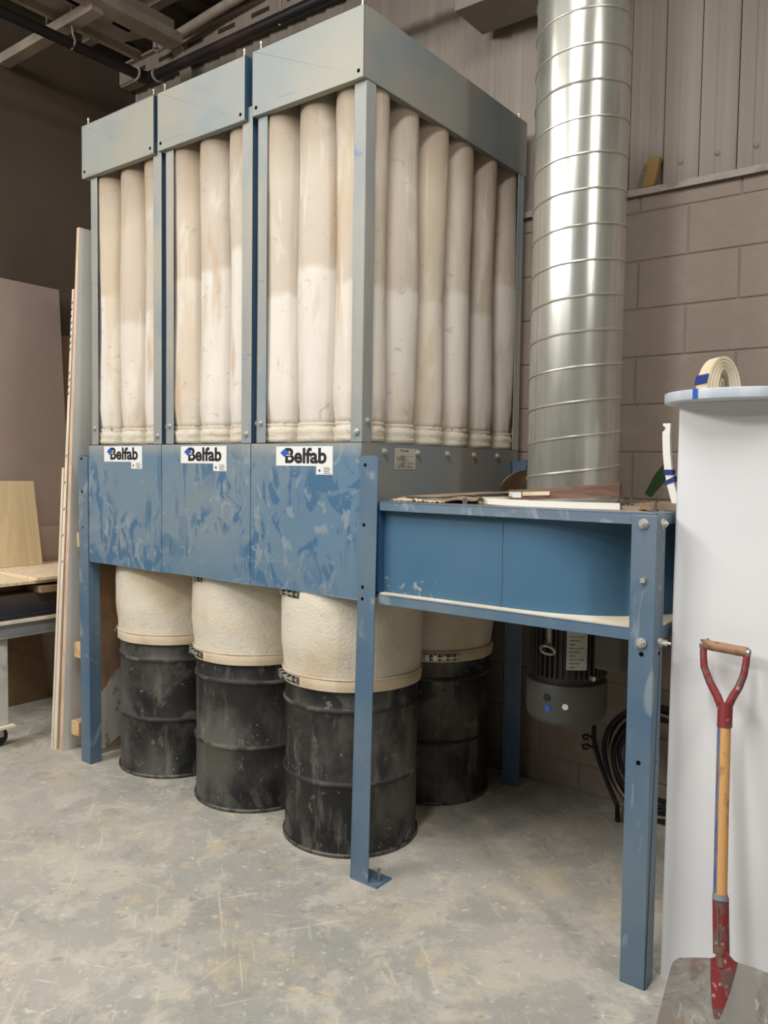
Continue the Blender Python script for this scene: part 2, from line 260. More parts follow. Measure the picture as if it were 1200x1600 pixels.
# ------------------------------------------------------------------ mesh helpers
def tag(o, label=None, cat=None, group=None, kind=None):
    if label: o['label'] = label
    if cat: o['category'] = cat
    if group: o['group'] = group
    if kind: o['kind'] = kind
    return o
def thing(name, loc, label, cat, group=None):
    o = bpy.data.objects.new(name, None); COL.objects.link(o); o.location = loc; o.empty_display_size = .05
    return tag(o, label, cat, group)
def base_of(o):
    v = Vector((0, 0, 0))
    while o is not None:
        v += Vector(o.location); o = o.parent
    return v
SPLIT = {'leg_bolt', 'top_bolt', 'thread_ring', 'panel_bolt', 'post_bolt', 'screw_hole', 'bolt_hole', 'slot', 'hanger', 'cable_clip', 'end_rivet', 'caster_fork', 'latch_gap', 'cooling_fins', 'spacer_stick'} - {'cooling_fins', 'spacer_stick'}
class MB:
    def __init__(s): s.b = bmesh.new(); s.mi = 0
    def face(s, vs):
        try:
            f = s.b.faces.new(vs); f.material_index = s.mi; return f
        except ValueError: return None
    def hexa(s, p):       # 8 points: bottom 4 (ccw from above), top 4
        v = [s.b.verts.new(q) for q in p]
        for q in ((3, 2, 1, 0), (4, 5, 6, 7), (0, 1, 5, 4), (1, 2, 6, 5), (2, 3, 7, 6), (3, 0, 4, 7)):
            s.face([v[i] for i in q])
        return s
    def box(s, x0, x1, y0, y1, z0, z1):
        x0, x1 = min(x0, x1), max(x0, x1); y0, y1 = min(y0, y1), max(y0, y1); z0, z1 = min(z0, z1), max(z0, z1)
        return s.hexa([(x0, y0, z0), (x1, y0, z0), (x1, y1, z0), (x0, y1, z0), (x0, y0, z1), (x1, y0, z1), (x1, y1, z1), (x0, y1, z1)])
    def prism(s, poly, fn0, fn1):   # poly: list of 2d; fn maps 2d to 3d for both ends
        a = [s.b.verts.new(fn0(q)) for q in poly]; c = [s.b.verts.new(fn1(q)) for q in poly]
        s.face(list(reversed(a))); s.face(c)
        n = len(poly)
        for i in range(n): s.face([a[i], a[(i + 1) % n], c[(i + 1) % n], c[i]])
        return s
    def lathe(s, prof, c=(0, 0, 0), n=48, fn=None, axis='z', a0=0, a1=2 * math.pi, cap=True):
        full = abs(a1 - a0 - 2 * math.pi) < 1e-6
        k = n if full else n + 1
        rings = []
        for (r, z) in prof:
            ring = []
            for i in range(k):
                a = a0 + (a1 - a0) * i / n
                rr = r if fn is None else fn(a, r, z)
                x, y = rr * math.cos(a), rr * math.sin(a)
                if axis == 'z': q = (c[0] + x, c[1] + y, c[2] + z)
                elif axis == 'y': q = (c[0] + x, c[1] + z, c[2] + y)
                else: q = (c[0] + z, c[1] + x, c[2] + y)
                ring.append(s.b.verts.new(q))
            rings.append(ring)
        for j in range(len(rings) - 1):
            for i in range(n):
                s.face([rings[j][i], rings[j][(i + 1) % k], rings[j + 1][(i + 1) % k], rings[j + 1][i]])
        if full and cap:
            if prof[0][0] > 1e-6: s.face(list(reversed(rings[0])))
            if prof[-1][0] > 1e-6: s.face(rings[-1])
        return s
    def tube(s, pts, r, n=8, closed=False, r2=None):
        pts = [Vector(p) for p in pts]; rings = []
        N_ = len(pts); up = Vector((0, 0, 1)); prev = None
        for i, p in enumerate(pts):
            if closed: t = pts[(i + 1) % N_] - pts[i - 1]
            else: t = pts[min(i + 1, N_ - 1)] - pts[max(i - 1, 0)]
            t.normalize()
            if prev is None:
                a = t.cross(up)
                if a.length < .05: a = t.cross(Vector((1, 0, 0)))
            else: a = prev - t * prev.dot(t)
            a.normalize(); prev = a; b = t.cross(a)
            rr = r if r2 is None else r + (r2 - r) * i / (N_ - 1)
            rings.append([s.b.verts.new(p + a * rr * math.cos(2 * math.pi * k / n) + b * rr * math.sin(2 * math.pi * k / n)) for k in range(n)])
        m_ = N_ if closed else N_ - 1
        for j in range(m_):
            A, B = rings[j], rings[(j + 1) % N_]
            for i in range(n): s.face([A[i], A[(i + 1) % n], B[(i + 1) % n], B[i]])
        if not closed: s.face(list(reversed(rings[0]))); s.face(rings[-1])
        return s
    def build(s, name, mats, parent=None, bevel=0, smooth=False, seg=2, label=None, each=None):
        if each is None: each = name in SPLIT
        bmesh.ops.remove_doubles(s.b, verts=s.b.verts, dist=1e-6)
        bmesh.ops.recalc_face_normals(s.b, faces=s.b.faces)
        off = base_of(parent) if parent is not None else Vector((0, 0, 0))
        if parent is None and s.b.verts:
            xs = [v.co.x for v in s.b.verts]; ys = [v.co.y for v in s.b.verts]; zs = [v.co.z for v in s.b.verts]
            off = Vector(((min(xs) + max(xs)) / 2, (min(ys) + max(ys)) / 2, min(zs)))
        for v in s.b.verts: v.co -= off
        me = bpy.data.meshes.new(name); s.b.to_mesh(me); s.b.free()
        o = bpy.data.objects.new(name, me); COL.objects.link(o)
        if not isinstance(mats, (list, tuple)): mats = [mats]
        for q in mats: me.materials.append(q)
        if parent is not None: o.parent = parent
        else: o.location = off
        if smooth:
            me.shade_smooth() if hasattr(me, 'shade_smooth') else None
            try: me.set_sharp_from_angle(angle=R(38))
            except Exception: pass
        if bevel:
            bv = o.modifiers.new('bevel', 'BEVEL'); bv.width = bevel; bv.segments = seg; bv.limit_method = 'ANGLE'; bv.angle_limit = R(40)
        if label: o['label'] = label
        if each: split_pieces(o)
        return o
def split_pieces(o):
    """one object for every separate piece of a mesh (touching pieces stay together)"""
    me = o.data; n = len(me.vertices); par = list(range(n))
    def find(a):
        while par[a] != a: par[a] = par[par[a]]; a = par[a]
        return a
    for e in me.edges:
        a, b = find(e.vertices[0]), find(e.vertices[1])
        if a != b: par[a] = b
    comp = {}
    for v in me.vertices: comp.setdefault(find(v.index), []).append(v.index)
    boxes = []
    for c in comp.values():
        co = [me.vertices[i].co for i in c]
        boxes.append(([min(q[k] for q in co) - .0015 for k in range(3)], [max(q[k] for q in co) + .0015 for k in range(3)], set(c)))
    merged = True
    while merged:
        merged = False
        for i in range(len(boxes)):
            for j in range(i + 1, len(boxes)):
                A, B = boxes[i], boxes[j]
                if all(A[0][k] <= B[1][k] and B[0][k] <= A[1][k] for k in range(3)):
                    boxes[i] = ([min(A[0][k], B[0][k]) for k in range(3)], [max(A[1][k], B[1][k]) for k in range(3)], A[2] | B[2]); boxes.pop(j); merged = True; break
            if merged: break
    if len(boxes) < 2: return
    src = me.copy()
    for n_, bx in enumerate(boxes):
        bm2 = bmesh.new(); bm2.from_mesh(src); bm2.verts.ensure_lookup_table()
        bmesh.ops.delete(bm2, geom=[v for v in bm2.verts if v.index not in bx[2]], context='VERTS')
        if n_ == 0: bm2.to_mesh(me)
        else:
            m2 = bpy.data.meshes.new(me.name); bm2.to_mesh(m2)
            for q in src.materials: m2.materials.append(q)
            c = bpy.data.objects.new(o.name.split('.')[0], m2); COL.objects.link(c); c.parent = o.parent; c.location = o.location
        bm2.free()
def text_mesh(body, bold=0.0):
    cu = bpy.data.curves.new('txt', 'FONT'); cu.body = body; cu.size = 1; cu.offset = bold; cu.resolution_u = 4
    t = bpy.data.objects.new('txt', cu); COL.objects.link(t)
    dg = bpy.context.evaluated_depsgraph_get(); dg.update()
    me = bpy.data.meshes.new_from_object(t.evaluated_get(dg))
    vs = [tuple(v.co) for v in me.vertices]; fs = [tuple(p.vertices) for p in me.polygons]
    bpy.data.objects.remove(t); bpy.data.meshes.remove(me); bpy.data.curves.remove(cu)
    return vs, fs
def add_text(mb, body, x0, x1, z0, z1, fn, bold=0.0):
    """text stretched into the rectangle x0..x1, z0..z1; fn maps (x, z) to a point"""
    vs, fs = text_mesh(body, bold)
    ax = min(v[0] for v in vs); bx = max(v[0] for v in vs); az = min(v[1] for v in vs); bz = max(v[1] for v in vs)
    q = [mb.b.verts.new(fn(x0 + (v[0] - ax) / (bx - ax) * (x1 - x0), z0 + (v[1] - az) / (bz - az) * (z1 - z0))) for v in vs]
    for f in fs: mb.face([q[i] for i in f])
def bolt(mb, p, d, r=.010, h=.007):
    """hex bolt head with washer at p, pointing along axis d ('-y', '+x', '+z')"""
    def mp(x, y, t):
        return {'-y': (p[0] + x, p[1] - t, p[2] + y), '+x': (p[0] + t, p[1] + x, p[2] + y), '+z': (p[0] + x, p[1] + y, p[2] + t), '+y': (p[0] + x, p[1] + t, p[2] + y)}[d]
    for (n, rr, t0, t1) in ((14, r * 1.35, 0, h * .3), (6, r, h * .3, h), (10, r * .45, h, h * 1.5)):
        poly = [(rr * math.cos(2 * math.pi * i / n + .3), rr * math.sin(2 * math.pi * i / n + .3)) for i in range(n)]
        mb.prism(poly, lambda q: mp(q[0], q[1], t0), lambda q: mp(q[0], q[1], t1))

# ================================================================== SETTING
FX0, FX1, WY, CZ = -3.0, 5.55, 1.2, 4.22
fm = MB(); fm.box(FX0 - .1, FX1, -9.2, WY + .2, -.1, 0); tag(fm.build('floor', m_floor), kind='structure')
cm = MB()
x = FX0 - .1
while x < FX1:      # ribbed steel deck
    cm.box(x, x + .10, -9, WY + .2, CZ, CZ + .06); cm.box(x + .10, x + .2, -9, WY + .2, CZ + .035, CZ + .08); x += .2
tag(cm.build('ceiling', m_ceil), kind='structure')
wm = MB(); wm.box(FX0 - .12, FX0, -9, WY + .2, 0, CZ + .05); tag(wm.build('wall_left', m_lwall), kind='structure')
wm = MB(); wm.box(5.5, 5.6, -9.1, WY + .2, 0, CZ + .05); tag(wm.build('wall_right', m_farwall), kind='structure')
wm = MB(); wm.box(FX0 - .12, 5.6, -9.2, -9.1, 0, CZ + .05); tag(wm.build('wall_front', m_farwall), kind='structure')
# block wall: real blocks with recessed joints, corrugated siding above
bm_ = MB(); bm_.box(FX0, FX1, WY + .008, WY + .2, 0, 2.60)
o = bm_.build('wall_back', [m_mortar]); tag(o, kind='structure')
bk = MB()
zc = -0.075; k = 0
while zc < 2.59:
    z0, z1 = max(zc, 0.0) + .003, min(zc + .1995, 2.60) - .003
    xo = 0.70 if k % 2 == 0 else 0.50
    i0 = math.floor((FX0 - xo) / .4); x = xo + i0 * .4
    while x < FX1:
        a, b = max(x + .003, FX0 + .002), min(x + .397, FX1)
        if b - a > .02 and z1 - z0 > .01: bk.box(a, b, WY + .0035, WY + .02, z0, z1)
        x += .4
    zc += .1995; k += 1
tag(bk.build('wall_back_blocks', m_block, bevel=.005), kind='structure')
sd = MB()
prof = []
x = FX0 - .01; p = .1437; x = -.396 - p * 18.2
while x < FX1:
    for dx, dy in ((0, -.002), (.0015, .012), (.0065, .012), (.008, -.016), (.018, -.014), (.040, -.008), (.060, -.007), (.066, -.009), (.085, -.008), (.091, -.006), (.120, -.002)):
        if FX0 < x + dx < FX1: prof.append((x + dx, WY + .03 + dy))
    x += p
lo_ = [sd.b.verts.new((a, b, 2.60)) for a, b in prof]; hi_ = [sd.b.verts.new((a, b, CZ + .05)) for a, b in prof]
for i in range(len(prof) - 1): sd.face([lo_[i], lo_[i + 1], hi_[i + 1], hi_[i]])
sd.box(FX0, FX1, WY + .06, WY + .2, 2.60, CZ + .05)
tag(sd.build('wall_back_siding', m_siding), kind='structure')
tr = MB(); tr.box(FX0, FX1, WY - .015, WY + .06, 2.600, 2.612); tr.box(FX0, FX1, WY - .018, WY - .012, 2.585, 2.612)
tag(tr.build('trim_1', m_trim), kind='structure')
sw = MB()
for i in range(24):
    xx = .656 + (i - 16) * p; 
    if xx > FX0: sw.lathe([(.012, 0), (.012, -.004), (.005, -.009)], (xx, WY + .024, 2.70 + (.004 if i % 2 else 0)), 10, axis='y')
tag(sw.build('trim_2', m_siding), kind='structure')

# foam lump stuck above the flashing
f = MB()
f.hexa([(.508, WY - .02, 2.613), (.562, WY - .02, 2.613), (.562, WY + .02, 2.613), (.508, WY + .02, 2.613), (.535, WY - .012, 2.735), (.585, WY - .012, 2.73), (.585, WY + .02, 2.73), (.535, WY + .02, 2.735)])
fo = f.build('foam_lump', m_foam, bevel=.008, seg=3); tag(fo, 'tan lump of hardened foam on the metal ledge right of the silver duct', 'foam lump')
g = MB()
g.prism([(.560, 1.350), (.585, 1.335), (.672, 1.440), (.672, 1.505), (.640, 1.480), (.600, 1.430)], lambda p_: (p_[0], WY + .0030, p_[1]), lambda p_: (p_[0], WY - .0005, p_[1]))
tag(g.build('green_tape_streak', m_green), 'dark green slanting streak on the block wall beside the white column', 'tape')

# boxed ductwork above, hung from the ceiling at the wall
hb = MB(); hb.box(-.262, .9, .93, 1.172, 3.46, 4.2)
tag(hb.build('trim_3', m_siding, bevel=.004), kind='structure')

# ceiling steel: perimeter angle with slots, strip fixtures, conduits, pipe
ch = MB()
ch.box(FX0 + .01, 1.5, WY - .11, WY - .1, 3.935, 4.03); ch.box(FX0 + .01, 1.5, WY - .1, WY - .03, 3.925, 3.935); ch.box(FX0 + .01, 1.5, WY - .14, WY - .03, 4.03, 4.045)
cho = ch.build('trim_4', m_siding); tag(cho, kind='structure')
sl = MB()
for i in range(14): sl.box(-2.85 + i * .28, -2.71 + i * .28, WY - .113, WY - .1095, 3.965, 3.99)
sl.build('slot', m_slot, cho)
for (nm, lab, pts) in (('strip_light', 'pale boxed light channel running toward the back wall under the ceiling', [(-2.09, -1.2, -1.97, .80)]),
                       ('strut_channel', 'long pale strut crossing above the black pipe to the left wall', [(-2.98, .27, -2.03, .34)]),
                       ('strut_channel', 'thin pale strut near the left wall ending before the corner', [(-2.435, -1.6, -2.405, .84)])):
    a, b_, c_, d_ = pts[0]
    zz = 3.78 if nm == 'strip_light' else (3.75 if 'crossing' in lab else 3.83)
    t = thing(nm, ((a + c_) / 2, (b_ + d_) / 2, zz), lab, 'light' if nm == 'strip_light' else 'strut')
    q = MB(); q.box(a, c_, b_, d_, zz, zz + .055); q.build('housing', m_beam, t, bevel=.003)
    q = MB()
    if nm == 'strip_light':
        q.box(a + .015, c_ - .015, b_ + .05, d_ - .05, zz + .055, zz + .11)
        q.build('ballast_cover', m_siding, t)
        q = MB(); q.hexa([(a - .36, b_ + .1, zz + .10), (a, b_ + .1, zz + .04), (a, d_ - .1, zz + .04), (a - .36, d_ - .1, zz + .10), (a - .36, b_ + .1, zz + .105), (a, b_ + .1, zz + .045), (a, d_ - .1, zz + .045), (a - .36, d_ - .1, zz + .105)])
        q.build('reflector', m_beam, t)
        q = MB()
        for i in range(6): q.box(a - .10, a - .03, b_ + .3 + i * .28, b_ + .40 + i * .28, zz + .045, zz + .062)
        q.build('slot', m_darkhole, t)
        q = MB(); q.box((a + c_) / 2 - .01, (a + c_) / 2 + .01, -.6, -.58, zz + .1, CZ); q.box((a + c_) / 2 - .01, (a + c_) / 2 + .01, .5, .52, zz + .1, CZ); q.build('hanger', m_beam, t)
    else:
        xm, ym = (a + c_) / 2, (b_ + d_) / 2
        q.box(xm - .006, xm + .006, ym - .006, ym + .006, zz + .05, CZ); q.build('hanger_rod', m_beam, t)
pz = 3.66
t = thing('sprinkler_pipe', (-2.26, .78, pz), 'black iron pipe with an elbow running below the ceiling to both sides', 'pipe')
q = MB(); q.tube([(-2.26, .74, pz), (-2.27, -3.0, pz)], .028, 14); q.build('side_run', m_pipe, t, smooth=True)
q = MB(); q.tube([(-2.22, .78, pz), (2.6, .78, pz)], .028, 14); q.build('back_run', m_pipe, t, smooth=True)
q = MB(); q.tube([(-2.26, .70, pz), (-2.26, .745, pz), (-2.25, .77, pz), (-2.225, .78, pz), (-2.18, .78, pz)], .036, 14); q.build('elbow', m_pipe, t, smooth=True)
q = MB(); q.lathe([(.038, 0), (.040, .004), (.038, .008)], (-2.26, .695, pz), 18, axis='y'); q.lathe([(.038, 0), (.040, .004), (.038, .008)], (-2.18, .78, pz), 18, axis='x'); q.build('thread_ring', m_trim, t)
q = MB(); q.tube([(-2.262, .30, pz - .03), (-2.225, .30, pz), (-2.25, .30, pz + .05), (-2.262, .30, pz + .12), (-2.262, .30, CZ)], .006, 6); q.tube([(-1.2, .78, pz - .03), (-1.165, .78, pz), (-1.19, .78, pz + .05), (-1.2, .78, CZ)], .006, 6)
q.build('hanger', m_beam, t)
t = thing('conduit_bundle', (-2.35, 1.12, 2.9), 'bundle of thin conduits dropping down the back wall behind the pipe', 'conduit')
for i in range(5):
    q = MB(); xx = -2.40 + i * .022
    q.tube([(xx, 1.13, 1.7), (xx, 1.13, 3.86), (xx - .03, 1.08, 4.0), (xx - .12, .9, 4.14), (xx - .2, .5, 4.16)], .009, 7); q.build('conduit', m_beam, t, smooth=True)
for (nm, lab, pts, r_) in (('ceiling_conduit', 'fat painted conduit with end cap running out from the back wall steel', [(-2.45, .98, 3.97), (-1.95, 1.0, 4.03), (-1.62, 1.0, 4.05)], .028),
                      ('roof_brace', 'slim vertical brace behind the strip light', [(-2.42, .95, 3.95), (-2.42, .95, 4.22)], .014),
                      ('flexible_cable', 'thin drooping cable between brace and conduits at the ceiling', [(-2.43, .93, 4.16), (-2.33, .93, 4.10), (-2.25, .95, 4.02)], .009)):
    q = MB(); q.tube(pts, r_, 10); o = q.build(nm, m_beam, smooth=True); tag(o, lab, 'conduit' if 'cond' in nm else ('cable' if 'cable' in nm else 'brace'))
for i in range(3):
    q = MB(); yy = -1.0 + i * .9
    q.box(FX0, FX1, yy, yy + .06, CZ - .035, CZ - .0); q.box(FX0, FX1, yy + .025, yy + .035, CZ - .13, CZ - .035); q.box(FX0, FX1, yy, yy + .06, CZ - .14, CZ - .13)
    tag(q.build('trim_%d' % (5 + i), m_ceil), kind='structure')

# ================================================================== DUST COLLECTOR
X3, X2, X1 = -.5531, -1.1045, -1.6525
ZP, ZQ = 1.5297, .9801
DP = 1.1198
H0, H1 = 2.7463, 2.9833
dc = thing('dust_collector', (-.83, .55, 0), 'large blue three-section bag dust collector standing over the black drums', 'dust collector')
mods = [(X3, 0.0, -.5345, .0017), (X2, X3, -1.1043, -.5743), (X1, X2, -1.6627, -1.1302)]
bagmeshes = []
def bag_mb(seed):
    q = MB(); rnd = random.Random(seed); ph = rnd.random() * 9
    prof = []; nz = 54
    z0, z1 = 1.597, 2.93
    for i in range(nz + 1):
        z = z0 + (z1 - z0) * i / nz
        t = i / nz
        r = .0915 + .0035 * math.sin(t * 7 + ph) - .010 * max(0, 1 - t * 14) ** 1.0 - .012 * max(0, (t - .8) / .2) ** 2
        prof.append((r, z))
    def fn(a, r, z):
        w = mnoise.noise(Vector((math.cos(a) * 1.4 + seed, math.sin(a) * 1.4, z * 2.2))) * .0035
        low = max(0, 1 - (z - z0) / .12)
        w += low * .004 * math.sin(a * 13 + ph + z * 30)
        w += mnoise.noise(Vector((math.cos(a) * 3 + seed, math.sin(a) * 3, z * 9))) * .0018
        return r + w
    q.lathe(prof, (0, 0, 0), 40, fn)
    return q
def cuff_mb(seed):
    q = MB()
    prof = [(.086, 1.532), (.091, 1.536), (.093, 1.548), (.089, 1.556), (.093, 1.566), (.092, 1.580), (.086, 1.589), (.085, 1.592), (.090, 1.599), (.087, 1.603)]
    q.lathe(prof, (0, 0, 0), 44, lambda a, r, z: r + .0022 * math.sin(a * 17 + seed + z * 90) + .003 * mnoise.noise(Vector((math.cos(a) * 4 + seed, math.sin(a) * 4, z * 40))))
    return q
protos = []
for s_ in range(4):
    b_ = bag_mb(s_ * 3.7 + 1); bmesh.ops.recalc_face_normals(b_.b, faces=b_.b.faces)
    me = bpy.data.meshes.new('filter_bag'); b_.b.to_mesh(me); b_.b.free(); me.materials.append(m_bag); me.shade_smooth()
    c_ = cuff_mb(s_ * 2.1); bmesh.ops.recalc_face_normals(c_.b, faces=c_.b.faces)
    mc = bpy.data.meshes.new('cuff'); c_.b.to_mesh(mc); c_.b.free(); mc.materials.append(m_cuff); mc.shade_smooth()
    protos.append((me, mc))
def put_bag(xx, yy, k):
    me, mc = protos[k % 4]
    o = bpy.data.objects.new('filter_bag', me); COL.objects.link(o); o.parent = dc; o.location = Vector((xx, yy, 0)) - Vector(dc.location); o.rotation_euler.z = k * 1.3
    c = bpy.data.objects.new('cuff', mc); COL.objects.link(c); c.parent = o
for mi, (xl, xr, hl, hr) in enumerate(mods):
    # lower hopper panels
    q = MB(); q.box(xl + .0012, xr - .0012, 0, .004, ZQ, ZP); q.box(xl + .0012, xr - .0012, 0, .03, ZP - .004, ZP)
    q.box(xl + .0012, xr - .0012, .0, .025, ZQ, ZQ + .003)
    fp = q.build('front_panel', m_panel, dc, bevel=.0012)
    q = MB(); q.box(xl + .002, xr - .002, .004, DP - .004, ZP - .03, ZP - .008); q.build('bag_deck', m_dust, dc)
    q = MB(); q.box(xl + .002, xr - .002, .004, DP - .004, ZQ + .045, ZQ + .05); q.build('hopper_floor', m_blue, dc)
    q = MB(); q.box(xl + .002, xr - .002, DP - .004, DP, ZQ, ZP); q.build('rear_panel', m_blue, dc)
    # header frame
    yf, yb = -.0185, 1.135
    q = MB(); q.box(hl, hr, yf, yf + .003, H0, H1); q.box(hl, hr, yf, yf + .03, H0, H0 + .003); q.box(hl, hr, yf, yf + .03, H1 - .003, H1)
    hd = q.build('header_front', m_header, dc, bevel=.001)
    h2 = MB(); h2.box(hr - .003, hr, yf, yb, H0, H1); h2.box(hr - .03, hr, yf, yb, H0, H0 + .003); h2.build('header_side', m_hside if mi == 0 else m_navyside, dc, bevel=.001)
    h2 = MB(); h2.box(hl, hl + .003, yf + .003, yb, H0, H1); h2.box(hl, hl + .03, yf + .003, yb, H0, H0 + .003); h2.build('header_side', m_header, dc)
    h2 = MB(); h2.box(hl + .003, hr - .003, yb - .003, yb, H0, H1); h2.box(hl + .003, hr - .003, yf + .003, yb, H1 - .006, H1 - .003); h2.box(hl + .03, hr - .03, .03, yb, H1 - .05, H1 - .045); h2.build('header_top', m_header, dc)
    q = MB()
    for hx in ((hl + .02, hr - .025) if mi else (hl + .02, hr - .022)):
        q.lathe([(.0065, 0), (.0065, -.001)], (hx, yf - .0004, H0 + (.028 if hx < (hl + hr) / 2 else .024)), 12, axis='y')
    q.build('screw_hole', m_darkhole, dc)
    q = MB()
    for hx in (hl + .03, hr - .02):
        for hy in (yf + .015, yb - .04):
            q.lathe([(.006, 0), (.006, .008), (.003, .010), (.003, .022), (.005, .024), (.005, .032), (.002, .034)], (hx, hy, H1), 10)
    q.build('top_bolt', m_zinc, dc)
    # corner posts (angle profile)
    pl0, pl1 = xl + .033, xl + .080
    pr0, pr1 = xr - .052, xr
    if mi: pr0, pr1 = xr - .052, xr + .003
    for (a, b, side) in ((pl0, pl1, 'l'), (pr0, pr1, 'r')):
        for (ya, yb2) in ((0, .052), (DP - .05, DP)):
            q = MB()
            fy = (ya, ya + .003) if ya == 0 else (yb2 - .003, yb2)
            q.box(a, b, fy[0], fy[1], ZP, H0 + .05)
            if side == 'l': q.box(a, a + .003, ya, yb2, ZP, H0 + .05)
            else: q.box(b - .003, b, ya, yb2, ZP, H0 + .05)
            mat = m_post
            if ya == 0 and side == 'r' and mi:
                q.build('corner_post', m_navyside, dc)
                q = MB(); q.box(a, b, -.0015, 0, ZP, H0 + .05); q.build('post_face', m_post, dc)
                continue
            if ya > 0 and side == 'r' and mi == 0: q.box(b - .0005, b + .0008, yb2 - .05, yb2, ZP, H0)
            q.build('corner_post', mat, dc, bevel=.001)
    q = MB()
    bolt(q, (pl0 + .022, -.0005, ZP + .075), '-y', .0085, .008); bolt(q, (pr0 + .028, -.002, ZP + .035), '-y', .0095, .008)
    bolt(q, (pr1 + .0005, .026, ZP + .075), '+x', .0085, .008)
    q.build('post_bolt', m_zinc, dc)
    # sticker with logo
    sx0, sx1, sz0, sz1 = [(-.414, -.133, 1.444, 1.5155), (-.974, -.692, 1.449, 1.5195), (-1.525, -1.241, 1.452, 1.5215)][mi]
    q = MB(); q.box(sx0, sx1, -.0012, 0, sz0, sz1); st = q.build('logo_sticker', m_label, dc, label='white rectangular sticker reading Belfab')
    w = sx1 - sx0; h = sz1 - sz0
    q = MB(); add_text(q, 'Belfab', sx0 + w * .17, sx0 + w * .90, sz0 + h * .12, sz0 + h * .93, lambda x, z: (x, -.0016, z), .034)
    q.build('logo_lettering', m_ink, st)
    q = MB(); cx, cz = sx0 + w * .155, sz0 + h * .66
    q.prism([(-w * .075, 0), (0, -h * .21), (w * .09, h * .03), (0, h * .22)], lambda p_: (cx + p_[0], -.0016, cz + p_[1]), lambda p_: (cx + p_[0], -.0022, cz + p_[1]))
    q.build('logo_diamond', m_logo, st)
    q = MB(); q.box(cx - .005, cx + w * .105, -.0019, -.0013, sz0 + h * .52, sz0 + h * .565)
    q.build('logo_gap', m_label, st)
    q = MB(); q.box(sx1 - .078, sx1, -.0010, 0, sz0 - .030, sz0); s2 = q.build('small_label', m_label, dc)
    q = MB()
    for r_ in range(4): q.box(sx1 - .042, sx1 - .008 - .006 * (r_ % 2), -.0014, -.001, sz0 - .026 + r_ * .0062, sz0 - .0235 + r_ * .0062)
    for r_ in range(3): q.lathe([(.0055, 0), (.0055, -.0004)], (sx1 - .062, -.0012, sz0 - .016), 12, axis='y')
    q.build('small_print', m_inkg, s2)
# side panel of the near section
q = MB(); q.box(-.004, 0, .001, DP, ZQ, ZP - .0); q.box(-.03, 0, .001, DP, ZP - .003, ZP + .0005); q.build('side_panel', m_hside, dc, bevel=.001)
q = MB(); q.box(X1, X1 + .004, .001, DP, ZQ, ZP); q.build('side_panel', m_blue, dc)
q = MB()
for yy in (.125, .33, .535, .735, .93): bolt(q, (.0, yy, ZP - .03), '+x', .010, .009)
q.build('panel_bolt', m_zinc, dc)
q = MB(); q.box(0, .0012, .189, .317, 1.437, 1.514); dp = q.build('data_plate', m_plate, dc, label='silver data plate reading Pyradia')
q = MB(); add_text(q, 'Pyradia', .222, .272, 1.498, 1.510, lambda x, z: (.0016, x, z), .02)
for r_ in range(7):
    q.box(.0013, .0016, .194, .300 - .02 * (r_ % 3), 1.442 + r_ * .0068, 1.4432 + r_ * .0068)
    q.box(.0013, .0016, .205 + .01 * (r_ % 4), .25, 1.4445 + r_ * .0068, 1.4465 + r_ * .0068)
q.box(.0013, .0016, .262, .305, 1.445, 1.4475); q.box(.0013, .0016, .262, .31, 1.456, 1.4585)
q.build('plate_print', m_inkg, dp)
# filter bags
k = 0
for mi, (xl, xr, hl, hr) in enumerate(mods):
    for j in range(3):
        for i in range(6 if (mi == 0 and j == 0) else 2):
            put_bag(xr - .099 - .181 * j, .104 + .190 * i, k * 3 + j); k += 1
# legs with slight out of plumb as built
def angle_leg(parent, xa, xb, side, ytop, ybot, ztop, dxb=0.0, depth=.075, mat=m_blue, name='support_leg', th=.005):
    q = MB()
    def col(x0, x1, y0, y1):
        q.hexa([(x0 + dxb, y0 + ybot, 0), (x1 + dxb, y0 + ybot, 0), (x1 + dxb, y1 + ybot, 0), (x0 + dxb, y1 + ybot, 0), (x0, y0 + ytop, ztop), (x1, y0 + ytop, ztop), (x1, y1 + ytop, ztop), (x0, y1 + ytop, ztop)])
    col(xa, xb, 0, th)
    if side == 'l': col(xa, xa + th, 0, depth)
    else: col(xb - th, xb, 0, depth)
    return q.build(name, mat, parent, bevel=.002)
lg = angle_leg(dc, .001, .077, 'l', -.008, -.030, 1.472, -.003, depth=.07)
q = MB(); q.hexa([(.001, -.008, 1.472), (.077, -.008, 1.472), (.077, -.003, 1.472), (.001, -.003, 1.472), (.010, -.008, 1.482), (.066, -.008, 1.482), (.066, -.003, 1.482), (.010, -.003, 1.482)]); q.build('leg_cap', m_blue, lg)
q = MB()
for zz in (1.45, 1.245, 1.03, .99): q.lathe([(.006, 0), (.006, -.0008)], (.022, -.0085 - (1.472 - zz) * .015, zz), 10, axis='y')
q.build('bolt_hole', m_darkhole, lg)
q = MB(); q.box(.004, .115, -.034, .055, 0, .006); fpl = q.build('foot_plate', m_blue, lg, bevel=.002)
q = MB(); q.lathe([(.009, 0), (.009, .012), (.005, .013), (.005, .04)], (.092, .01, .006), 8); q.build('anchor_bolt', m_steel, fpl)
lg = angle_leg(dc, X1 - .077, X1 - .001, 'r', -.008, .005, 1.480, -.006, depth=.062)
q = MB()
for zz in (1.465, 1.31, 1.14, 1.10): q.lathe([(.006, 0), (.006, -.0008)], (X1 - .045, -.009 + (1.48 - zz) * .015, zz), 10, axis='y')
q.build('bolt_hole', m_darkhole, lg)
lg = angle_leg(dc, .001, .070, 'l', 1.065, 1.065, 1.48, 0, depth=-.0 + .075)
q = MB(); q.box(.0, .004, 1.04, 1.065, .0, 1.48); q.build('leg_flange', m_blue, lg)
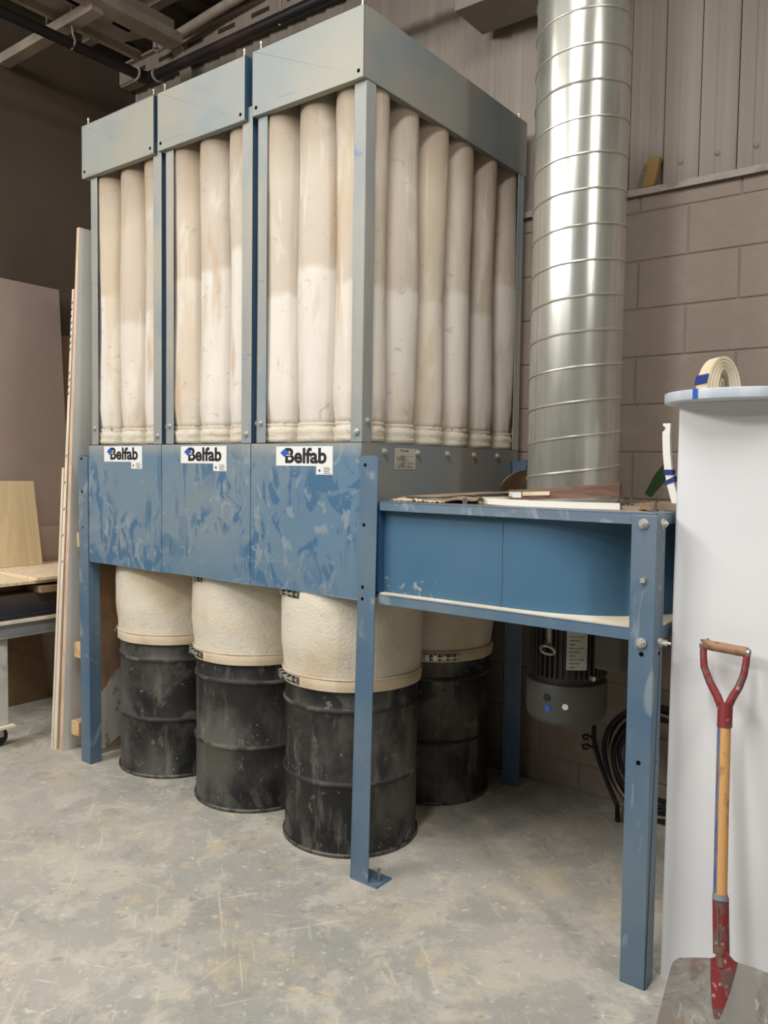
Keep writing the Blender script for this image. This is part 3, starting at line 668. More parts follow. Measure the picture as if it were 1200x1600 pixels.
lg = angle_leg(dc, X1 - .07, X1 - .001, 'r', 1.065, 1.065, 1.48, 0)
q = MB(); q.box(.03, .036, 1.11, 1.15, 1.40, 1.485); q.box(.03, .06, 1.144, 1.15, 1.41, 1.485); bolt(q, (.036, 1.13, 1.465), '+x', .008, .008); q.build('wall_bracket', m_bluec, dc)

# ================================================================== BLOWER
P = 1.0245
MX, MY = .549, .50
bl = thing('blower_unit', (MX, MY, 0), 'blue blower platform with round fan housing under the silver duct', 'blower')
q = MB(); q.box(.079, P - .004, 0, .004, 1.296, 1.328); q.box(.079, P - .004, .0, .05, 1.324, 1.328); q.build('top_rail', m_blue, bl, bevel=.0015)
q = MB(); q.box(P - .004, P, .004, 1.12, 1.296, 1.328); q.box(P - .05, P, .05, 1.12, 1.3235, 1.3275); q.build('top_rail', m_blue, bl, bevel=.0015)
q = MB(); q.box(.079, P - .004, 0, .004, .976, 1.010); q.box(.079, P - .004, 0, .05, 1.006, 1.010); q.build('bottom_rail', m_blue, bl, bevel=.0015)
q = MB(); q.box(P - .004, P, .004, 1.12, .976, 1.010); q.build('bottom_rail', m_blue, bl, bevel=.0015)
q = MB(); q.box(.006, P - .005, .05, 1.12, 1.314, 1.3235); q.build('top_plate', m_top, bl)
q = MB(); q.box(.006, P - .005, .006, 1.12, 1.010, 1.0145); q.build('bottom_plate', m_dust, bl)
poly = [(.006, .030), (.079, .032), (.25, .034), (.50, .036)]
cx, cy, rx, ry, ex = .56, .50, .452, .464, 2.4
for i in range(41):
    a = -math.pi / 2 + math.pi * i / 40
    cxx = abs(math.cos(a)) ** (2 / ex) * rx; syy = math.copysign(abs(math.sin(a)) ** (2 / ex) * ry, math.sin(a))
    poly.append((cx + cxx, cy + syy))
poly += [(.3, .966), (.006, .97)]
q = MB(); q.prism(poly, lambda p_: (p_[0], p_[1], 1.0145), lambda p_: (p_[0], p_[1], 1.314))
for f_ in q.b.faces: f_.smooth = True
q.build('fan_housing', m_bluec, bl, smooth=True)
q = MB(); q.tube([(.534, .035, 1.016), (.536, .0345, 1.1), (.533, .0345, 1.2), (.535, .035, 1.312)], .0022, 6); q.build('weld_seam', m_blue, bl)
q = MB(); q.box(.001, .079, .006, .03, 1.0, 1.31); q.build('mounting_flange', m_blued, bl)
def post(xa, xb, y0, dep, z1, ybot):
    q = MB()
    for (x0, x1, ya, yb_) in ((xa, xb, 0, .005), (xb - .005, xb, .005, dep)):
        q.hexa([(x0, ya + ybot, 0), (x1, ya + ybot, 0), (x1, yb_ + ybot, 0), (x0, yb_ + ybot, 0), (x0, ya + y0, z1), (x1, ya + y0, z1), (x1, yb_ + y0, z1), (x0, yb_ + y0, z1)])
    return q
lg = post(P - .0688, P + .002, -.006, .0706, 1.324, .008).build('support_leg', m_blue, bl, bevel=.0025)
q = MB(); bolt(q, (.990, -.006, 1.300), '-y', .0105, .010); bolt(q, (P + .002, .035, 1.300), '+x', .0105, .010)
bolt(q, (.993, -.0045, .975), '-y', .0105, .010); bolt(q, (P + .002, .035, .975), '+x', .009, .022); q.build('leg_bolt', m_zinc, lg)
q = MB(); q.box(.987, 1.0, -.014, -.004, 1.140, 1.152); q.build('zinc_clip', m_zinc, lg)
q = MB()
for zz in (.943, .640):
    q.lathe([(.0065, 0), (.0065, -.0008)], (.993, -.0062 + (1.32 - zz) * .0106, zz), 10, axis='y'); q.lathe([(.005, 0), (.005, .0008)], (P + .0022, .036 + (1.32 - zz) * .0106, zz), 10, axis='x')
q.build('bolt_hole', m_darkhole, lg)
q = MB(); q.box(P - .07, P, 1.115, 1.12, 0, 1.324); q.box(P - .005, P, 1.045, 1.115, 0, 1.324); q.build('support_leg', m_blue, bl, bevel=.002)
q = MB()
for (bx, by) in ((.742, .553), (.81, .273), (.907, .212), (.961, .166), (.86, .36), (.79, .68)):
    bolt(q, (bx, by, 1.3235), '+z', .009, .009); q.lathe([(.0045, 0), (.0045, .022)], (bx, by, 1.33), 8)
q.build('top_bolt', m_steel, bl)
# motor under the platform
mo = MB(); mo.lathe([(.05, .66), (.118, .665), (.118, 1.0), (.14, 1.0), (.14, 1.010)], (MX, MY, 0), 48); mot = mo.build('motor_body', m_motor, bl, smooth=True)
q = MB()
for i in range(44):
    a = 2 * math.pi * i / 44; c_, s_ = math.cos(a), math.sin(a); w_ = .0018
    q.hexa([(MX + .115 * c_ + w_ * s_, MY + .115 * s_ - w_ * c_, .725), (MX + .139 * c_ + w_ * s_, MY + .139 * s_ - w_ * c_, .725), (MX + .139 * c_ - w_ * s_, MY + .139 * s_ + w_ * c_, .725), (MX + .115 * c_ - w_ * s_, MY + .115 * s_ + w_ * c_, .725),
            (MX + .115 * c_ + w_ * s_, MY + .115 * s_ - w_ * c_, .99), (MX + .139 * c_ + w_ * s_, MY + .139 * s_ - w_ * c_, .99), (MX + .139 * c_ - w_ * s_, MY + .139 * s_ + w_ * c_, .99), (MX + .115 * c_ - w_ * s_, MY + .115 * s_ + w_ * c_, .99)])
q.build('cooling_fins', m_motor, mot)
q = MB(); q.lathe([(.03, .552), (.10, .555), (.126, .563), (.138, .580), (.1415, .597), (.1415, .700), (.139, .704), (.13, .704)], (MX, MY, 0), 56); cw = q.build('fan_cowl', m_cowl, mot, smooth=True)
dirc = math.atan2(-2.16 - MY, 1.758 - MX)
def on_cyl(a, r, z): return (MX + r * math.cos(dirc + a), MY + r * math.sin(dirc + a), z)
def disc_at(a, r, z, rr, mat, nm, t=.002, par=cw):
    q = MB(); c = Vector(on_cyl(a, r, z)); nrm = Vector((math.cos(dirc + a), math.sin(dirc + a), 0)); tv = Vector((-nrm.y, nrm.x, 0))
    poly = [(rr * math.cos(2 * math.pi * i / 18), rr * math.sin(2 * math.pi * i / 18)) for i in range(18)]
    q.prism(poly, lambda p_: c + tv * p_[0] + Vector((0, 0, p_[1])), lambda p_: c + nrm * t + tv * p_[0] + Vector((0, 0, p_[1]))); return q.build(nm, mat, par)
disc_at(-.02, .1405, .636, .0105, m_label, 'white_sticker', .003); disc_at(-.45, .1405, .622, .0115, m_logo, 'blue_sticker', .003); disc_at(-.47, .1395, .660, .014, m_black, 'cowl_dimple', .003)
q = MB(); c0 = Vector(on_cyl(-.42, .150, .83)); tv = Vector((-math.sin(dirc - .42), math.cos(dirc - .42), 0)); nv = Vector((math.cos(dirc - .42), math.sin(dirc - .42), 0))
q.tube([c0 + tv * (.026 * math.cos(a)) + nv * (.010 * math.sin(a) + .012) + Vector((0, 0, .016 * math.sin(a))) for a in [i * math.pi / 10 for i in range(20)]], .006, 8, closed=True)
q.tube([c0 + Vector((0, 0, .014)), c0 + Vector((0, 0, .15))], .010, 8); q.build('lifting_eye', m_steel, mot, smooth=True)
q = MB(); a0 = .22
for i in range(6):
    a, b = a0 - .24 + i * .08, a0 - .24 + (i + 1) * .08
    pa, pb = Vector(on_cyl(a, .143, 0)), Vector(on_cyl(b, .143, 0)); pa2, pb2 = Vector(on_cyl(a, .147, 0)), Vector(on_cyl(b, .147, 0))
    def z_(v, z): return (v.x, v.y, z)
    q.hexa([z_(pa2, .765), z_(pb2, .765), z_(pb, .765), z_(pa, .765), z_(pa2, .90), z_(pb2, .90), z_(pb, .90), z_(pa, .90)])
npl = q.build('name_plate', m_plate, mot)
q = MB()
for i in range(9):
    pa, pb = Vector(on_cyl(a0 - .18, .1485, 0)), Vector(on_cyl(a0 + .05 + .1 * ((i * 7) % 3 - 1), .1485, 0)); z = .775 + i * .013
    q.tube([(pa.x, pa.y, z), (pb.x, pb.y, z)], .0012, 4)
q.build('plate_print', m_inkg, npl)
q = MB(); rm = Matrix.Translation(Vector(on_cyl(1.05, .185, .83))) @ Matrix.Rotation(dirc + 1.05, 4, 'Z')
bmesh.ops.create_cube(q.b, size=1, matrix=rm @ Matrix.Diagonal((.10, .13, .12, 1))); q.build('junction_box', m_cowl, mot, bevel=.008)
disc_at(.62, .135, .735, .008, m_zinc, 'drain_plug', .02, mot)

# duct
DR = .157
du = thing('spiral_duct', (MX, MY, 1.3235), 'tall silver spiral duct rising from the blower platform', 'duct')
q = MB(); q.lathe([(DR, 1.334), (DR, CZ - .002)], (MX, MY, 0), 96, cap=False); q.lathe([(DR - .002, CZ - .002), (DR - .002, 1.334)], (MX, MY, 0), 96, cap=False)
q.build('pipe_wall', m_duct, du, smooth=True)
q = MB(); pts = []
pitch = .1152; a_left = math.atan2(-2.16 - MY, 1.758 - MX) - math.pi / 2 + .08
nt_ = 48; z = 1.411 - pitch * .6
i = 0
while True:
    zz = 1.411 - pitch * .6 + pitch * i / nt_
    if zz > CZ - .01: break
    a = a_left - 2 * math.pi * .6 + 2 * math.pi * i / nt_
    pts.append((MX + (DR + .0006) * math.cos(a), MY + (DR + .0006) * math.sin(a), zz)); i += 1
q.tube(pts, .0038, 6); q.build('spiral_seam', m_seam, du, smooth=True)
q = MB(); q.lathe([(DR + .002, 1.345), (DR + .020, 1.345), (DR + .020, 1.334), (DR + .002, 1.3245), (DR + .006, 1.3245), (DR + .004, 1.345)], (MX, MY, 0), 64, cap=False)
q.build('base_flange', m_seam, du)

# ================================================================== DRUMS AND SLEEVES
RD = .2625
drum_spots = [(-.264, .280), (-.841, .312), (-1.414, .322), (-.283, .868)]
dl = ['nearest black steel drum, right behind the slender front leg', 'middle black drum of the front row, second from the left', 'leftmost black drum, beside the wide left leg', 'black drum in shadow behind the nearest one']
sl_ = ['nearest cream cloth sleeve, clamped on the drum behind the slender leg', 'cream cloth sleeve above the middle drum of the front row', 'leftmost cream cloth sleeve, beside the wide left leg', 'cream cloth sleeve in shadow above the rear drum']
def copy_tree(o, parent=None):
    c = o.copy(); COL.objects.link(c)
    if parent is not None: c.parent = parent
    for ch in list(o.children): copy_tree(ch, c)
    return c
dr = thing('steel_drum', (*drum_spots[0], 0), dl[0], 'drum', 'black drums under the dust collector')
c0 = drum_spots[0]
prof = [(0, .012), (RD - .006, .012), (RD - .004, .0), (RD + .004, .002), (RD + .005, .012), (RD - .001, .02), (RD - .001, .245), (RD - .001, .25)]
def hoop(z): return [(RD - .001, z - .014), (RD + .002, z - .010), (RD + .0065, z - .004), (RD + .0075, z), (RD + .0065, z + .004), (RD + .002, z + .010), (RD - .001, z + .014)]
body = [(0, .012), (RD - .006, .012), (RD - .004, 0), (RD + .004, .002), (RD + .0045, .010), (RD - .001, .018)]
body += [(RD - .001, .12)] + hoop(.270) + [(RD - .001, .4)] + hoop(.545) + [(RD - .002, .60), (RD - .002, .700), (RD + .004, .706), (RD - .008, .71), (RD - .012, .69), (RD - .012, .03), (0, .03)]
q = MB(); q.lathe(body, (*c0, 0), 96, lambda a, r, z: r + (0 if r < .2 else .0012 * mnoise.noise(Vector((math.cos(a) * 3, math.sin(a) * 3, z * 5))))); q.build('drum_shell', m_drum, dr, smooth=True)
for zc in (.270, .545):
    q = MB(); q.lathe([(RD + .0045, zc - .0065), (RD + .0078, zc - .0035), (RD + .0086, zc), (RD + .0078, zc + .0045), (RD + .0030, zc + .0095)], (*c0, 0), 96, cap=False); q.build('hoop', m_hoop, dr, smooth=True)
q = MB(); q.lathe([(RD + .0042, .001), (RD + .0075, .003), (RD + .0078, .011), (RD + .004, .016)], (*c0, 0), 96, cap=False); q.build('bottom_rim', m_rim, dr, smooth=True)
sv = thing('cloth_sleeve', (*c0, .62), sl_[0], 'cloth sleeve', 'cloth sleeves over the drums')
RS = RD + .006
pr_ = []
for i in range(31):
    t = i / 30; z = .668 + (.99 - .668) * t
    tt = min(1, t / .38); r = RS + .002 + .0105 * (tt * tt * (3 - 2 * tt)) - .005 * max(0, (t - .82) / .18)
    pr_.append((r, z))
q = MB(); q.lathe(pr_ + [(RS - .002, 1.004), (RS - .003, .668)], (*c0, 0), 96, lambda a, r, z: r + (.0035 * mnoise.noise(Vector((math.cos(a) * 2.2, math.sin(a) * 2.2, z * 4 + 3))) + .0018 * mnoise.noise(Vector((math.cos(a) * 7, math.sin(a) * 7, z * 16))) if r > RS else 0), cap=False)
q.build('cloth_tube', m_sleeve, sv, smooth=True)
q = MB(); q.lathe([(RS, .624), (RS + .006, .622), (RS + .0085, .640), (RS + .008, .660), (RS + .004, .668), (RS, .668)], (*c0, 0), 96, lambda a, r, z: r + .001 * math.sin(a * 9 + z * 50), cap=False); q.build('lower_hem', m_hem, sv, smooth=True)
q = MB(); q.lathe([(RS, .948), (RS + .0045, .946), (RS + .007, .960), (RS + .006, .990), (RS + .002, 1.02), (RS - .003, 1.02)], (*c0, 0), 96, cap=False); q.build('upper_hem', m_hem, sv, smooth=True)
q = MB(); q.lathe([(RS + .0085, .664), (RS + .0105, .667), (RS + .0085, .670)], (*c0, 0), 96, cap=False); q.build('stitching', m_hem, sv)
for (zc, nm, tilt) in ((.645, 'clamp', 0), (.966, 'clamp', 0)):
    q = MB(); A0 = R(-112)
    q.lathe([(RS + .009, zc - .016), (RS + .011, zc - .016), (RS + .011, zc + .016), (RS + .009, zc + .016)], (*c0, 0), 12, a0=A0 - .19, a1=A0 + .24)
    q.build('clamp_opening', m_darkhole, sv) if False else None
    cl = q.b and None
    q2 = MB(); q2.lathe([(RS + .009, zc - .014), (RS + .0115, zc - .014), (RS + .0115, zc + .014), (RS + .009, zc + .014), (RS + .009, zc - .014)], (*c0, 0), 12, a0=A0 - .28, a1=A0 + .28); q.b.free()
    cb = q2.build('clamp_band', m_steel, sv)
    q2 = MB()
    for aa, rr, hh in ((-.24, .024, .013), (-.12, .026, .012), (.02, .020, .009), (.13, .018, .006), (.23, .015, .004)):
        a1_, a2_ = A0 + aa - .028, A0 + aa + .028
        q2.lathe([(RS + .010, zc - hh), (RS + rr, zc - hh), (RS + rr, zc + hh), (RS + .010, zc + hh), (RS + .010, zc - hh)], (*c0, 0), 3, a0=a1_, a1=a2_)
    q2.lathe([(RS + .014, zc - .003), (RS + .022, zc - .003), (RS + .022, zc + .003), (RS + .014, zc + .003), (RS + .014, zc - .003)], (*c0, 0), 8, a0=A0 - .18, a1=A0 + .2)
    q2.build('clamp_latch', m_zinc, cb)
    q2 = MB()
    for aa in (-.18, -.05, .075, .18):
        a1_, a2_ = A0 + aa - .016, A0 + aa + .016
        q2.lathe([(RS + .011, zc - .013), (RS + .0125, zc - .013), (RS + .0125, zc + .013), (RS + .011, zc + .013), (RS + .011, zc - .013)], (*c0, 0), 3, a0=a1_, a1=a2_)
    q2.build('latch_gap', m_black, cb)
for i in range(1, 4):
    for src, labs in ((dr, dl), (sv, sl_)):
        c = copy_tree(src); c.location = (drum_spots[i][0], drum_spots[i][1], src.location[2]); c['label'] = labs[i]
        c.rotation_euler.z = [0, R(-2), R(-22), R(66)][i]
# white anchor of truth: small tag on the near drum
# ================================================================== LEFT SIDE: leaning sheets
def lean(name, xb0, xb1, xt0, xt1, y0, y1, zt, mats, label, cat, par=None):
    """sheet standing on the floor; x range at the foot and at the top"""
    q = MB(); q.hexa([(xb0, y0, 0.0), (xb1, y0, 0.0), (xb1, y1, 0.0), (xb0, y1, 0.0), (xt0, y0, zt), (xt1, y0, zt), (xt1, y1, zt), (xt0, y1, zt)])
    o = q.build(name, mats)
    if len(mats) > 1:
        for f_ in o.data.polygons: f_.material_index = 0 if abs(f_.normal.x) > .5 else 1
    return tag(o, label, cat)
lean('laminate_sheet', -1.950, -1.922, -1.762, -1.742, .015, 1.15, 2.55, [m_sheet, m_edge], 'tall pale grey sheet leaning beside the left leg of the dust collector', 'board')
b = lean('long_board', -2.004, -1.976, -1.806, -1.790, .015, 1.05, 2.27, [m_edge, m_bedge], 'tall thin board with pen marks on its edge, left of the grey sheet', 'board')
q = MB(); rnd = random.Random(3)
def marks(z0, z1, n):
    for i in range(n):
        z = z0 + (z1 - z0) * i / n; xm = -1.990 + (.192 / 2.27) * z + rnd.uniform(-.004, .003)
        q.hexa([(xm - .005, .0135, z), (xm + .004, .0135, z + .008), (xm + .004, .0148, z + .008), (xm - .005, .0148, z), (xm - .004, .0135, z + .006), (xm + .005, .0135, z + .016), (xm + .005, .0148, z + .016), (xm - .004, .0148, z + .006)])
marks(1.98, 2.23, 8); marks(1.77, 1.90, 4); marks(.95, 1.6, 5)
q.build('pen_marks', m_ink, b)
lean('short_board', -2.022, -2.006, -1.900, -1.884, .012, .95, 1.42, [m_board, m_bedge], 'shorter thin board against the far left face of the leaning boards', 'board')
for i, (x0, x1, z0, z1, lab) in enumerate(((-1.866, -1.80, .099, .169, 'lowest pale timber block wedged behind the wide left leg'), (-1.835, -1.775, .492, .566, 'pale timber block wedged behind the wide left leg at mid height'), (-1.806, -1.765, 1.035, 1.107, 'topmost pale timber block, beside the hopper at the left leg'))):
    q = MB(); q.box(x0 + .002, x1, .03, .235, z0, z1); o = q.build('timber_block', m_lumber, bevel=.002); tag(o, lab, 'timber block', 'timber blocks between sheet and leg')
hbp = thing('hardboard_panel', (-1.72, .5, 0), 'brown board with torn grey facing behind the wide left leg', 'board')
q = MB(); q.hexa([(-1.770, .085, 0.01), (-1.755, .085, 0.01), (-1.755, 1.05, .01), (-1.770, 1.05, .01), (-1.745, .085, 1.2), (-1.730, .085, 1.2), (-1.730, 1.05, 1.2), (-1.745, 1.05, 1.2)]); q.build('board', m_mdf, hbp)
q = MB(); q.prism([(.085, .03), (.14, .02), (.22, .06), (.40, .09), (.9, .1), (.9, .62), (.60, .55), (.42, .50), (.30, .46), (.24, .42), (.19, .39), (.15, .33), (.11, .30), (.085, .30)], lambda p_: (-1.7547 + .0208 * p_[1], p_[0], p_[1]), lambda p_: (-1.752 + .0208 * p_[1], p_[0], p_[1])); q.build('torn_facing', m_torn, hbp)

# panels on the left wall
def wallpanel(name, x, pts, mat, label):
    q = MB(); q.prism(pts, lambda p_: (x - .018 + (.0 if p_[1] > 0.5 else 0), p_[0], p_[1]), lambda p_: (x, p_[0], p_[1]))
    return tag(q.build(name, mat), label, 'board')
wallpanel('wall_sheet', -2.93, [(-1.1, .0), (.46, .0), (.668, 1.3), (.612, 2.512), (-1.1, 2.53)], m_mauve, 'big mauve-grey sheet leaning on the dark left wall')
wallpanel('tan_sheet', -2.952, [(.2, .0), (1.15, .0), (1.15, 2.235), (.2, 2.245)], m_tanp, 'tan sheet mostly hidden behind the big mauve-grey sheet')
wallpanel('low_sheet', -2.905, [(-.6, .0), (.75, .0), (.75, 1.05), (-.6, 1.058)], m_mauve2, 'low pale mauve sheet standing before the big mauve-grey sheet')
q = MB(); q.hexa([(-2.86, -.9, 0.0), (-2.845, -.9, 0.0), (-2.845, .47, 0.0), (-2.86, .47, 0.0), (-2.90, -.9, .50), (-2.885, -.9, .50), (-2.885, .44, .50), (-2.90, .44, .50)])
tag(q.build('brown_panel', m_tanp), 'dark tan panel on the floor behind the table', 'board')

# steel table
tb = thing('work_table', (-2.5, .3, 0), 'grey steel table on casters stacked with boards at the left edge', 'table')
TX = -2.15
def ibeam(x0, x1, y0, y1, z0, z1, nm, mat):
    q = MB(); q.box(x0, x1, y0, y1, z0, z0 + .008); q.box(x0, x1, y0, y1, z1 - .008, z1); q.box(x0 + .004, x0 + .01, y0, y1, z0, z1); q.box(x1 - .02, x1 - .012, y0 + .002, y1 - .002, z0, z1); return q.build(nm, mat, tb, bevel=.002)
ibeam(TX - .07, TX, -.19, 1.05, .562, .632, 'frame_rail', m_cart)
ibeam(TX - .70, TX - .07, -.19, -.12, .562, .632, 'frame_rail', m_cart)
q = MB(); q.box(TX - .72, TX + .012, -.21, 1.05, .636, .650); q.build('table_slat', m_bedge, tb)
q = MB(); q.box(TX - .10, TX - .035, -.185, -.12, .118, .562); lg = q.build('table_leg', m_leg, tb, bevel=.004)
q = MB(); q.box(TX - .13, TX - .005, -.205, -.10, .106, .118); q.build('foot_plate', m_bedge, lg)
q = MB(); q.lathe([(.02, -.012), (.05, -.015), (.052, 0), (.05, .015), (.02, .012)], (TX - .09, -.155, .052), 24, axis='x'); cs = q.build('caster_wheel', m_black, tb, smooth=True)
q = MB(); q.box(TX - .112, TX - .108, -.18, -.13, .05, .106); q.box(TX - .072, TX - .068, -.18, -.13, .05, .106); q.build('caster_fork', m_leg, cs)
q = MB(); q.box(TX - .10, TX - .035, .95, 1.02, .0, .562); q.build('table_leg', m_leg, tb, bevel=.004)
q = MB(); q.box(TX - .72, TX - .66, .95, 1.02, .0, .562); q.build('table_leg', m_leg, tb, bevel=.004)
q = MB(); q.box(TX - .5, TX - .02, -.24, 1.0, .651, .775); q.box(TX - .5, TX - .01, -.245, 1.0, .668, .676)
tag(q.build('steel_box_beam', m_roller, bevel=.012, seg=3), 'dark steel box beam lying on the grey table under the boards', 'beam')
q = MB(); q.box(TX - .42, TX - .14, -.10, .95, .776, .806); tag(q.build('scrap_plank', m_wood, bevel=.002), 'old wooden plank between steel beam and tan boards', 'plank')
q = MB(); q.box(TX - .12, TX + .03, .02, .9, .777, .812); tag(q.build('timber_offcut', m_wood, bevel=.003), 'short timber offcut sticking out below the tan boards', 'plank')
q = MB(); q.box(TX - .72, TX + .005, -.30, .92, .826, .842); tag(q.build('tan_board', m_board, bevel=.001), 'lower tan particle board on the grey table', 'board')
q = MB(); q.box(TX - .40, TX + .03, .0, .98, .843, .858); tag(q.build('tan_board', m_board, bevel=.001), 'upper smaller tan particle board on the grey table', 'board')
q = MB(); q.box(TX - .7, TX - .6, .1, .8, .807, .8255); q.box(TX - .42, TX - .3, .1, .9, .8065, .8255); tag(q.build('spacer_stick', m_wood), 'wooden sticks holding the tan boards off the beam', 'plank')
q = MB(); q.hexa([(-2.76, -.6, .844), (-2.745, -.6, .844), (-2.745, .385, .844), (-2.76, .385, .844), (-2.80, -.6, 1.34), (-2.785, -.6, 1.34), (-2.785, .355, 1.335), (-2.80, .355, 1.335)])
tag(q.build('birch_sheet', m_birch), 'small birch plywood sheet standing upright on the tan boards', 'board')

# ================================================================== WHITE COLUMN, DISC, ROLLS
q = MB(); pl = []
x0, x1, y0, y1, rr = 1.037, 1.345, .103, .42, .012
for (cx_, cy_, a) in ((x1 - rr, y0 + rr, -90), (x1 - rr, y1 - rr, 0), (x0 + rr, y1 - rr, 90), (x0 + rr, y0 + rr, 180)):
    for i in range(7): pl.append((cx_ + rr * math.cos(R(a + 15 * i)), cy_ + rr * math.sin(R(a + 15 * i))))
q.prism(pl, lambda p_: (p_[0], p_[1], 0), lambda p_: (p_[0], p_[1], 1.630))
tag(q.build('laminate_column', m_white, smooth=True), 'tall white laminate column standing behind the shovel', 'column')
dt = thing('round_top', (1.185, .19, 1.6305), 'round grey-white disc lying on top of the white column', 'disc')
DCX, DCY, DRR = 1.185, .19, .205
q = MB(); q.lathe([(0, 1.6305), (DRR - .001, 1.6305), (DRR, 1.632), (DRR, 1.655), (DRR - .002, 1.6565), (0, 1.6565)], (DCX, DCY, 0), 96); q.build('disc_panel', m_disc, dt, smooth=True)
q = MB(); a = math.atan2(-2.16 - DCY, 1.758 - DCX) - .60
q.lathe([(DRR + .0005, 1.630), (DRR + .0015, 1.630), (DRR + .0015, 1.657), (DRR - .02, 1.6572), (DRR - .02, 1.6567), (DRR + .0005, 1.6567)], (DCX, DCY, 0), 4, a0=a - .037, a1=a + .037); q.build('blue_tape', m_tape, dt)
rl = thing('edge_banding_roll', (1.122, .285, 1.657), 'coil of cream edge banding with blue tape on the round disc', 'edge banding')
# arch of stacked strips: several nested bands standing on the disc
def band(cx_, z0_, rx_, rz_, y0_, w_, a0_, a1_, th, n=26):
    q = MB(); rings = []
    for i in range(n + 1):
        a = a0_ + (a1_ - a0_) * i / n
        ring = []
        for (dr_, dy) in ((0, 0), (th, 0), (th, w_), (0, w_)):
            ring.append(q.b.verts.new((cx_ + (rx_ + dr_) * math.cos(a), y0_ + dy + .02 * math.cos(a), z0_ + (rz_ + dr_) * math.sin(a))))
        rings.append(ring)
    for j in range(n):
        for k_ in range(4): q.face([rings[j][k_], rings[j][(k_ + 1) % 4], rings[j + 1][(k_ + 1) % 4], rings[j + 1][k_]])
    q.face(rings[0]); q.face(rings[-1]); return q
for k_ in range(4):
    band(1.122, 1.658, .030 + .0085 * k_, .066 + .0085 * k_, .26, .045, R(0), R(180), .0072).build('banding_loop', m_cream, rl)
band(1.128, 1.658, .020, .040, .275, .03, 0, R(180), .005).build('banding_loop', m_cream, rl)
band(1.122, 1.658, .064, .100, .258, .05, R(150), R(164), .0025, 4).build('blue_tape', m_navy, rl)
# bent white strips beside the column
ws = thing('bent_strip', (.93, .40, 1.3235), 'bent white plastic strip with blue tape standing left of the column', 'strip')
q = MB(); pts = [(.913, 1.592), (.912, 1.55), (.915, 1.50), (.921, 1.45), (.931, 1.40), (.946, 1.35), (.955, 1.327)]
poly = [(a_ - .010, b_) for a_, b_ in pts] + [(a_ + .013, b_) for a_, b_ in reversed(pts)]
poly = [(.903, 1.592), (.903, 1.585), (.912, 1.578), (.906, 1.568), (.902, 1.567)] + poly[1:]
q.prism(poly, lambda p_: (p_[0], .38, p_[1]), lambda p_: (p_[0], .40, p_[1])); q.build('strip', m_whites, ws)
q = MB(); q.box(.911, .938, .377, .403, 1.432, 1.448); q.build('blue_tape', m_navy, ws)
q = MB(); q.hexa([(.914, .377, 1.400), (.946, .377, 1.412), (.946, .403, 1.412), (.914, .403, 1.40), (.916, .377, 1.412), (.944, .377, 1.428), (.944, .403, 1.428), (.916, .403, 1.412)]); q.build('blue_tape', m_navy, ws)

# ================================================================== CLUTTER ON THE PLATFORM
ZT = 1.3285
def arcstrip(cx_, cy_, r_, a0_, a1_, th, z0_, z1_, n=30):
    q = MB(); q.lathe([(r_, z0_), (r_ + th, z0_), (r_ + th, z1_), (r_, z1_), (r_, z0_)], (cx_, cy_, 0), n, a0=a0_, a1=a1_); return q
wst = thing('white_curved_strip', (.63, .1, ZT), 'white curved strip lying along the front rail below the duct', 'strip')
arcstrip(.640, .62, .545, R(-116), R(-65), .006, ZT, ZT + .019).build('strip', m_whites, wst)
q = MB(); q.hexa([(.392, .125, ZT), (.405, .105, ZT), (.50, .27, ZT), (.49, .28, ZT), (.392, .125, ZT + .022), (.405, .105, ZT + .022), (.50, .27, ZT + .022), (.49, .28, ZT + .022)]); q.build('strip_end', m_cream, wst)
q = MB(); q.hexa([(.398, .110, ZT + .002), (.406, .1015, ZT + .002), (.409, .104, ZT + .002), (.401, .113, ZT + .002), (.398, .110, ZT + .023), (.406, .1015, ZT + .023), (.409, .104, ZT + .023), (.401, .113, ZT + .023)]); q.build('green_mark', M('green_ink', (150, 190, 60), .6), wst)
q = MB(); q.box(.445, .475, .24, .26, ZT, ZT + .038); q.build('blue_tape', m_navy, wst)
wn = thing('walnut_strip', (.65, .18, ZT + .024), 'curved walnut coloured strip with paper label in front of the duct', 'strip')
q = MB(); n_ = 20; pts = []
for i in range(n_ + 1):
    t = i / n_; xx = .470 + t * .375; yy = .185 - .055 * math.sin(t * math.pi); zl = 1.345 + .022 * t ** 1.6; hh = .030 + .010 * t
    pts.append((xx, yy, zl, hh))
rings = [[q.b.verts.new(v) for v in ((x_, y_, z_2), (x_, y_ + .02, z_2), (x_, y_ + .02, z_2 + h_), (x_, y_, z_2 + h_))] for (x_, y_, z_2, h_) in pts]
for j in range(n_):
    for k_ in range(4): q.face([rings[j][k_], rings[j][(k_ + 1) % 4], rings[j + 1][(k_ + 1) % 4], rings[j + 1][k_]])
q.face(rings[0]); q.face(rings[-1]); q.build('strip', m_walnut, wn)
def on_wn(t): xx = .470 + t * .375; return xx, .185 - .055 * math.sin(t * math.pi), 1.345 + .022 * t ** 1.6
def patch(t0, t1, z0, z1, nm, mat, off=.0015, par=wn):
    a = on_wn(t0); b = on_wn(t1); q = MB()
    q.hexa([(a[0], a[1] - off, a[2] + z0), (b[0], b[1] - off, b[2] + z0), (b[0], b[1], b[2] + z0), (a[0], a[1], a[2] + z0), (a[0], a[1] - off, a[2] + z1), (b[0], b[1] - off, b[2] + z1), (b[0], b[1], b[2] + z1), (a[0], a[1], a[2] + z1)])
    return q.build(nm, mat, par)
lb = patch(.02, .17, .005, .023, 'paper_label', m_label, .004)
patch(.19, .47, .012, .024, 'cream_stripe', m_cream, .006)
q = MB()
for k_ in range(9): q.box(.480 + k_ * .005, .4825 + k_ * .005, .1705 - .0, .1712, 1.3515, 1.3555)
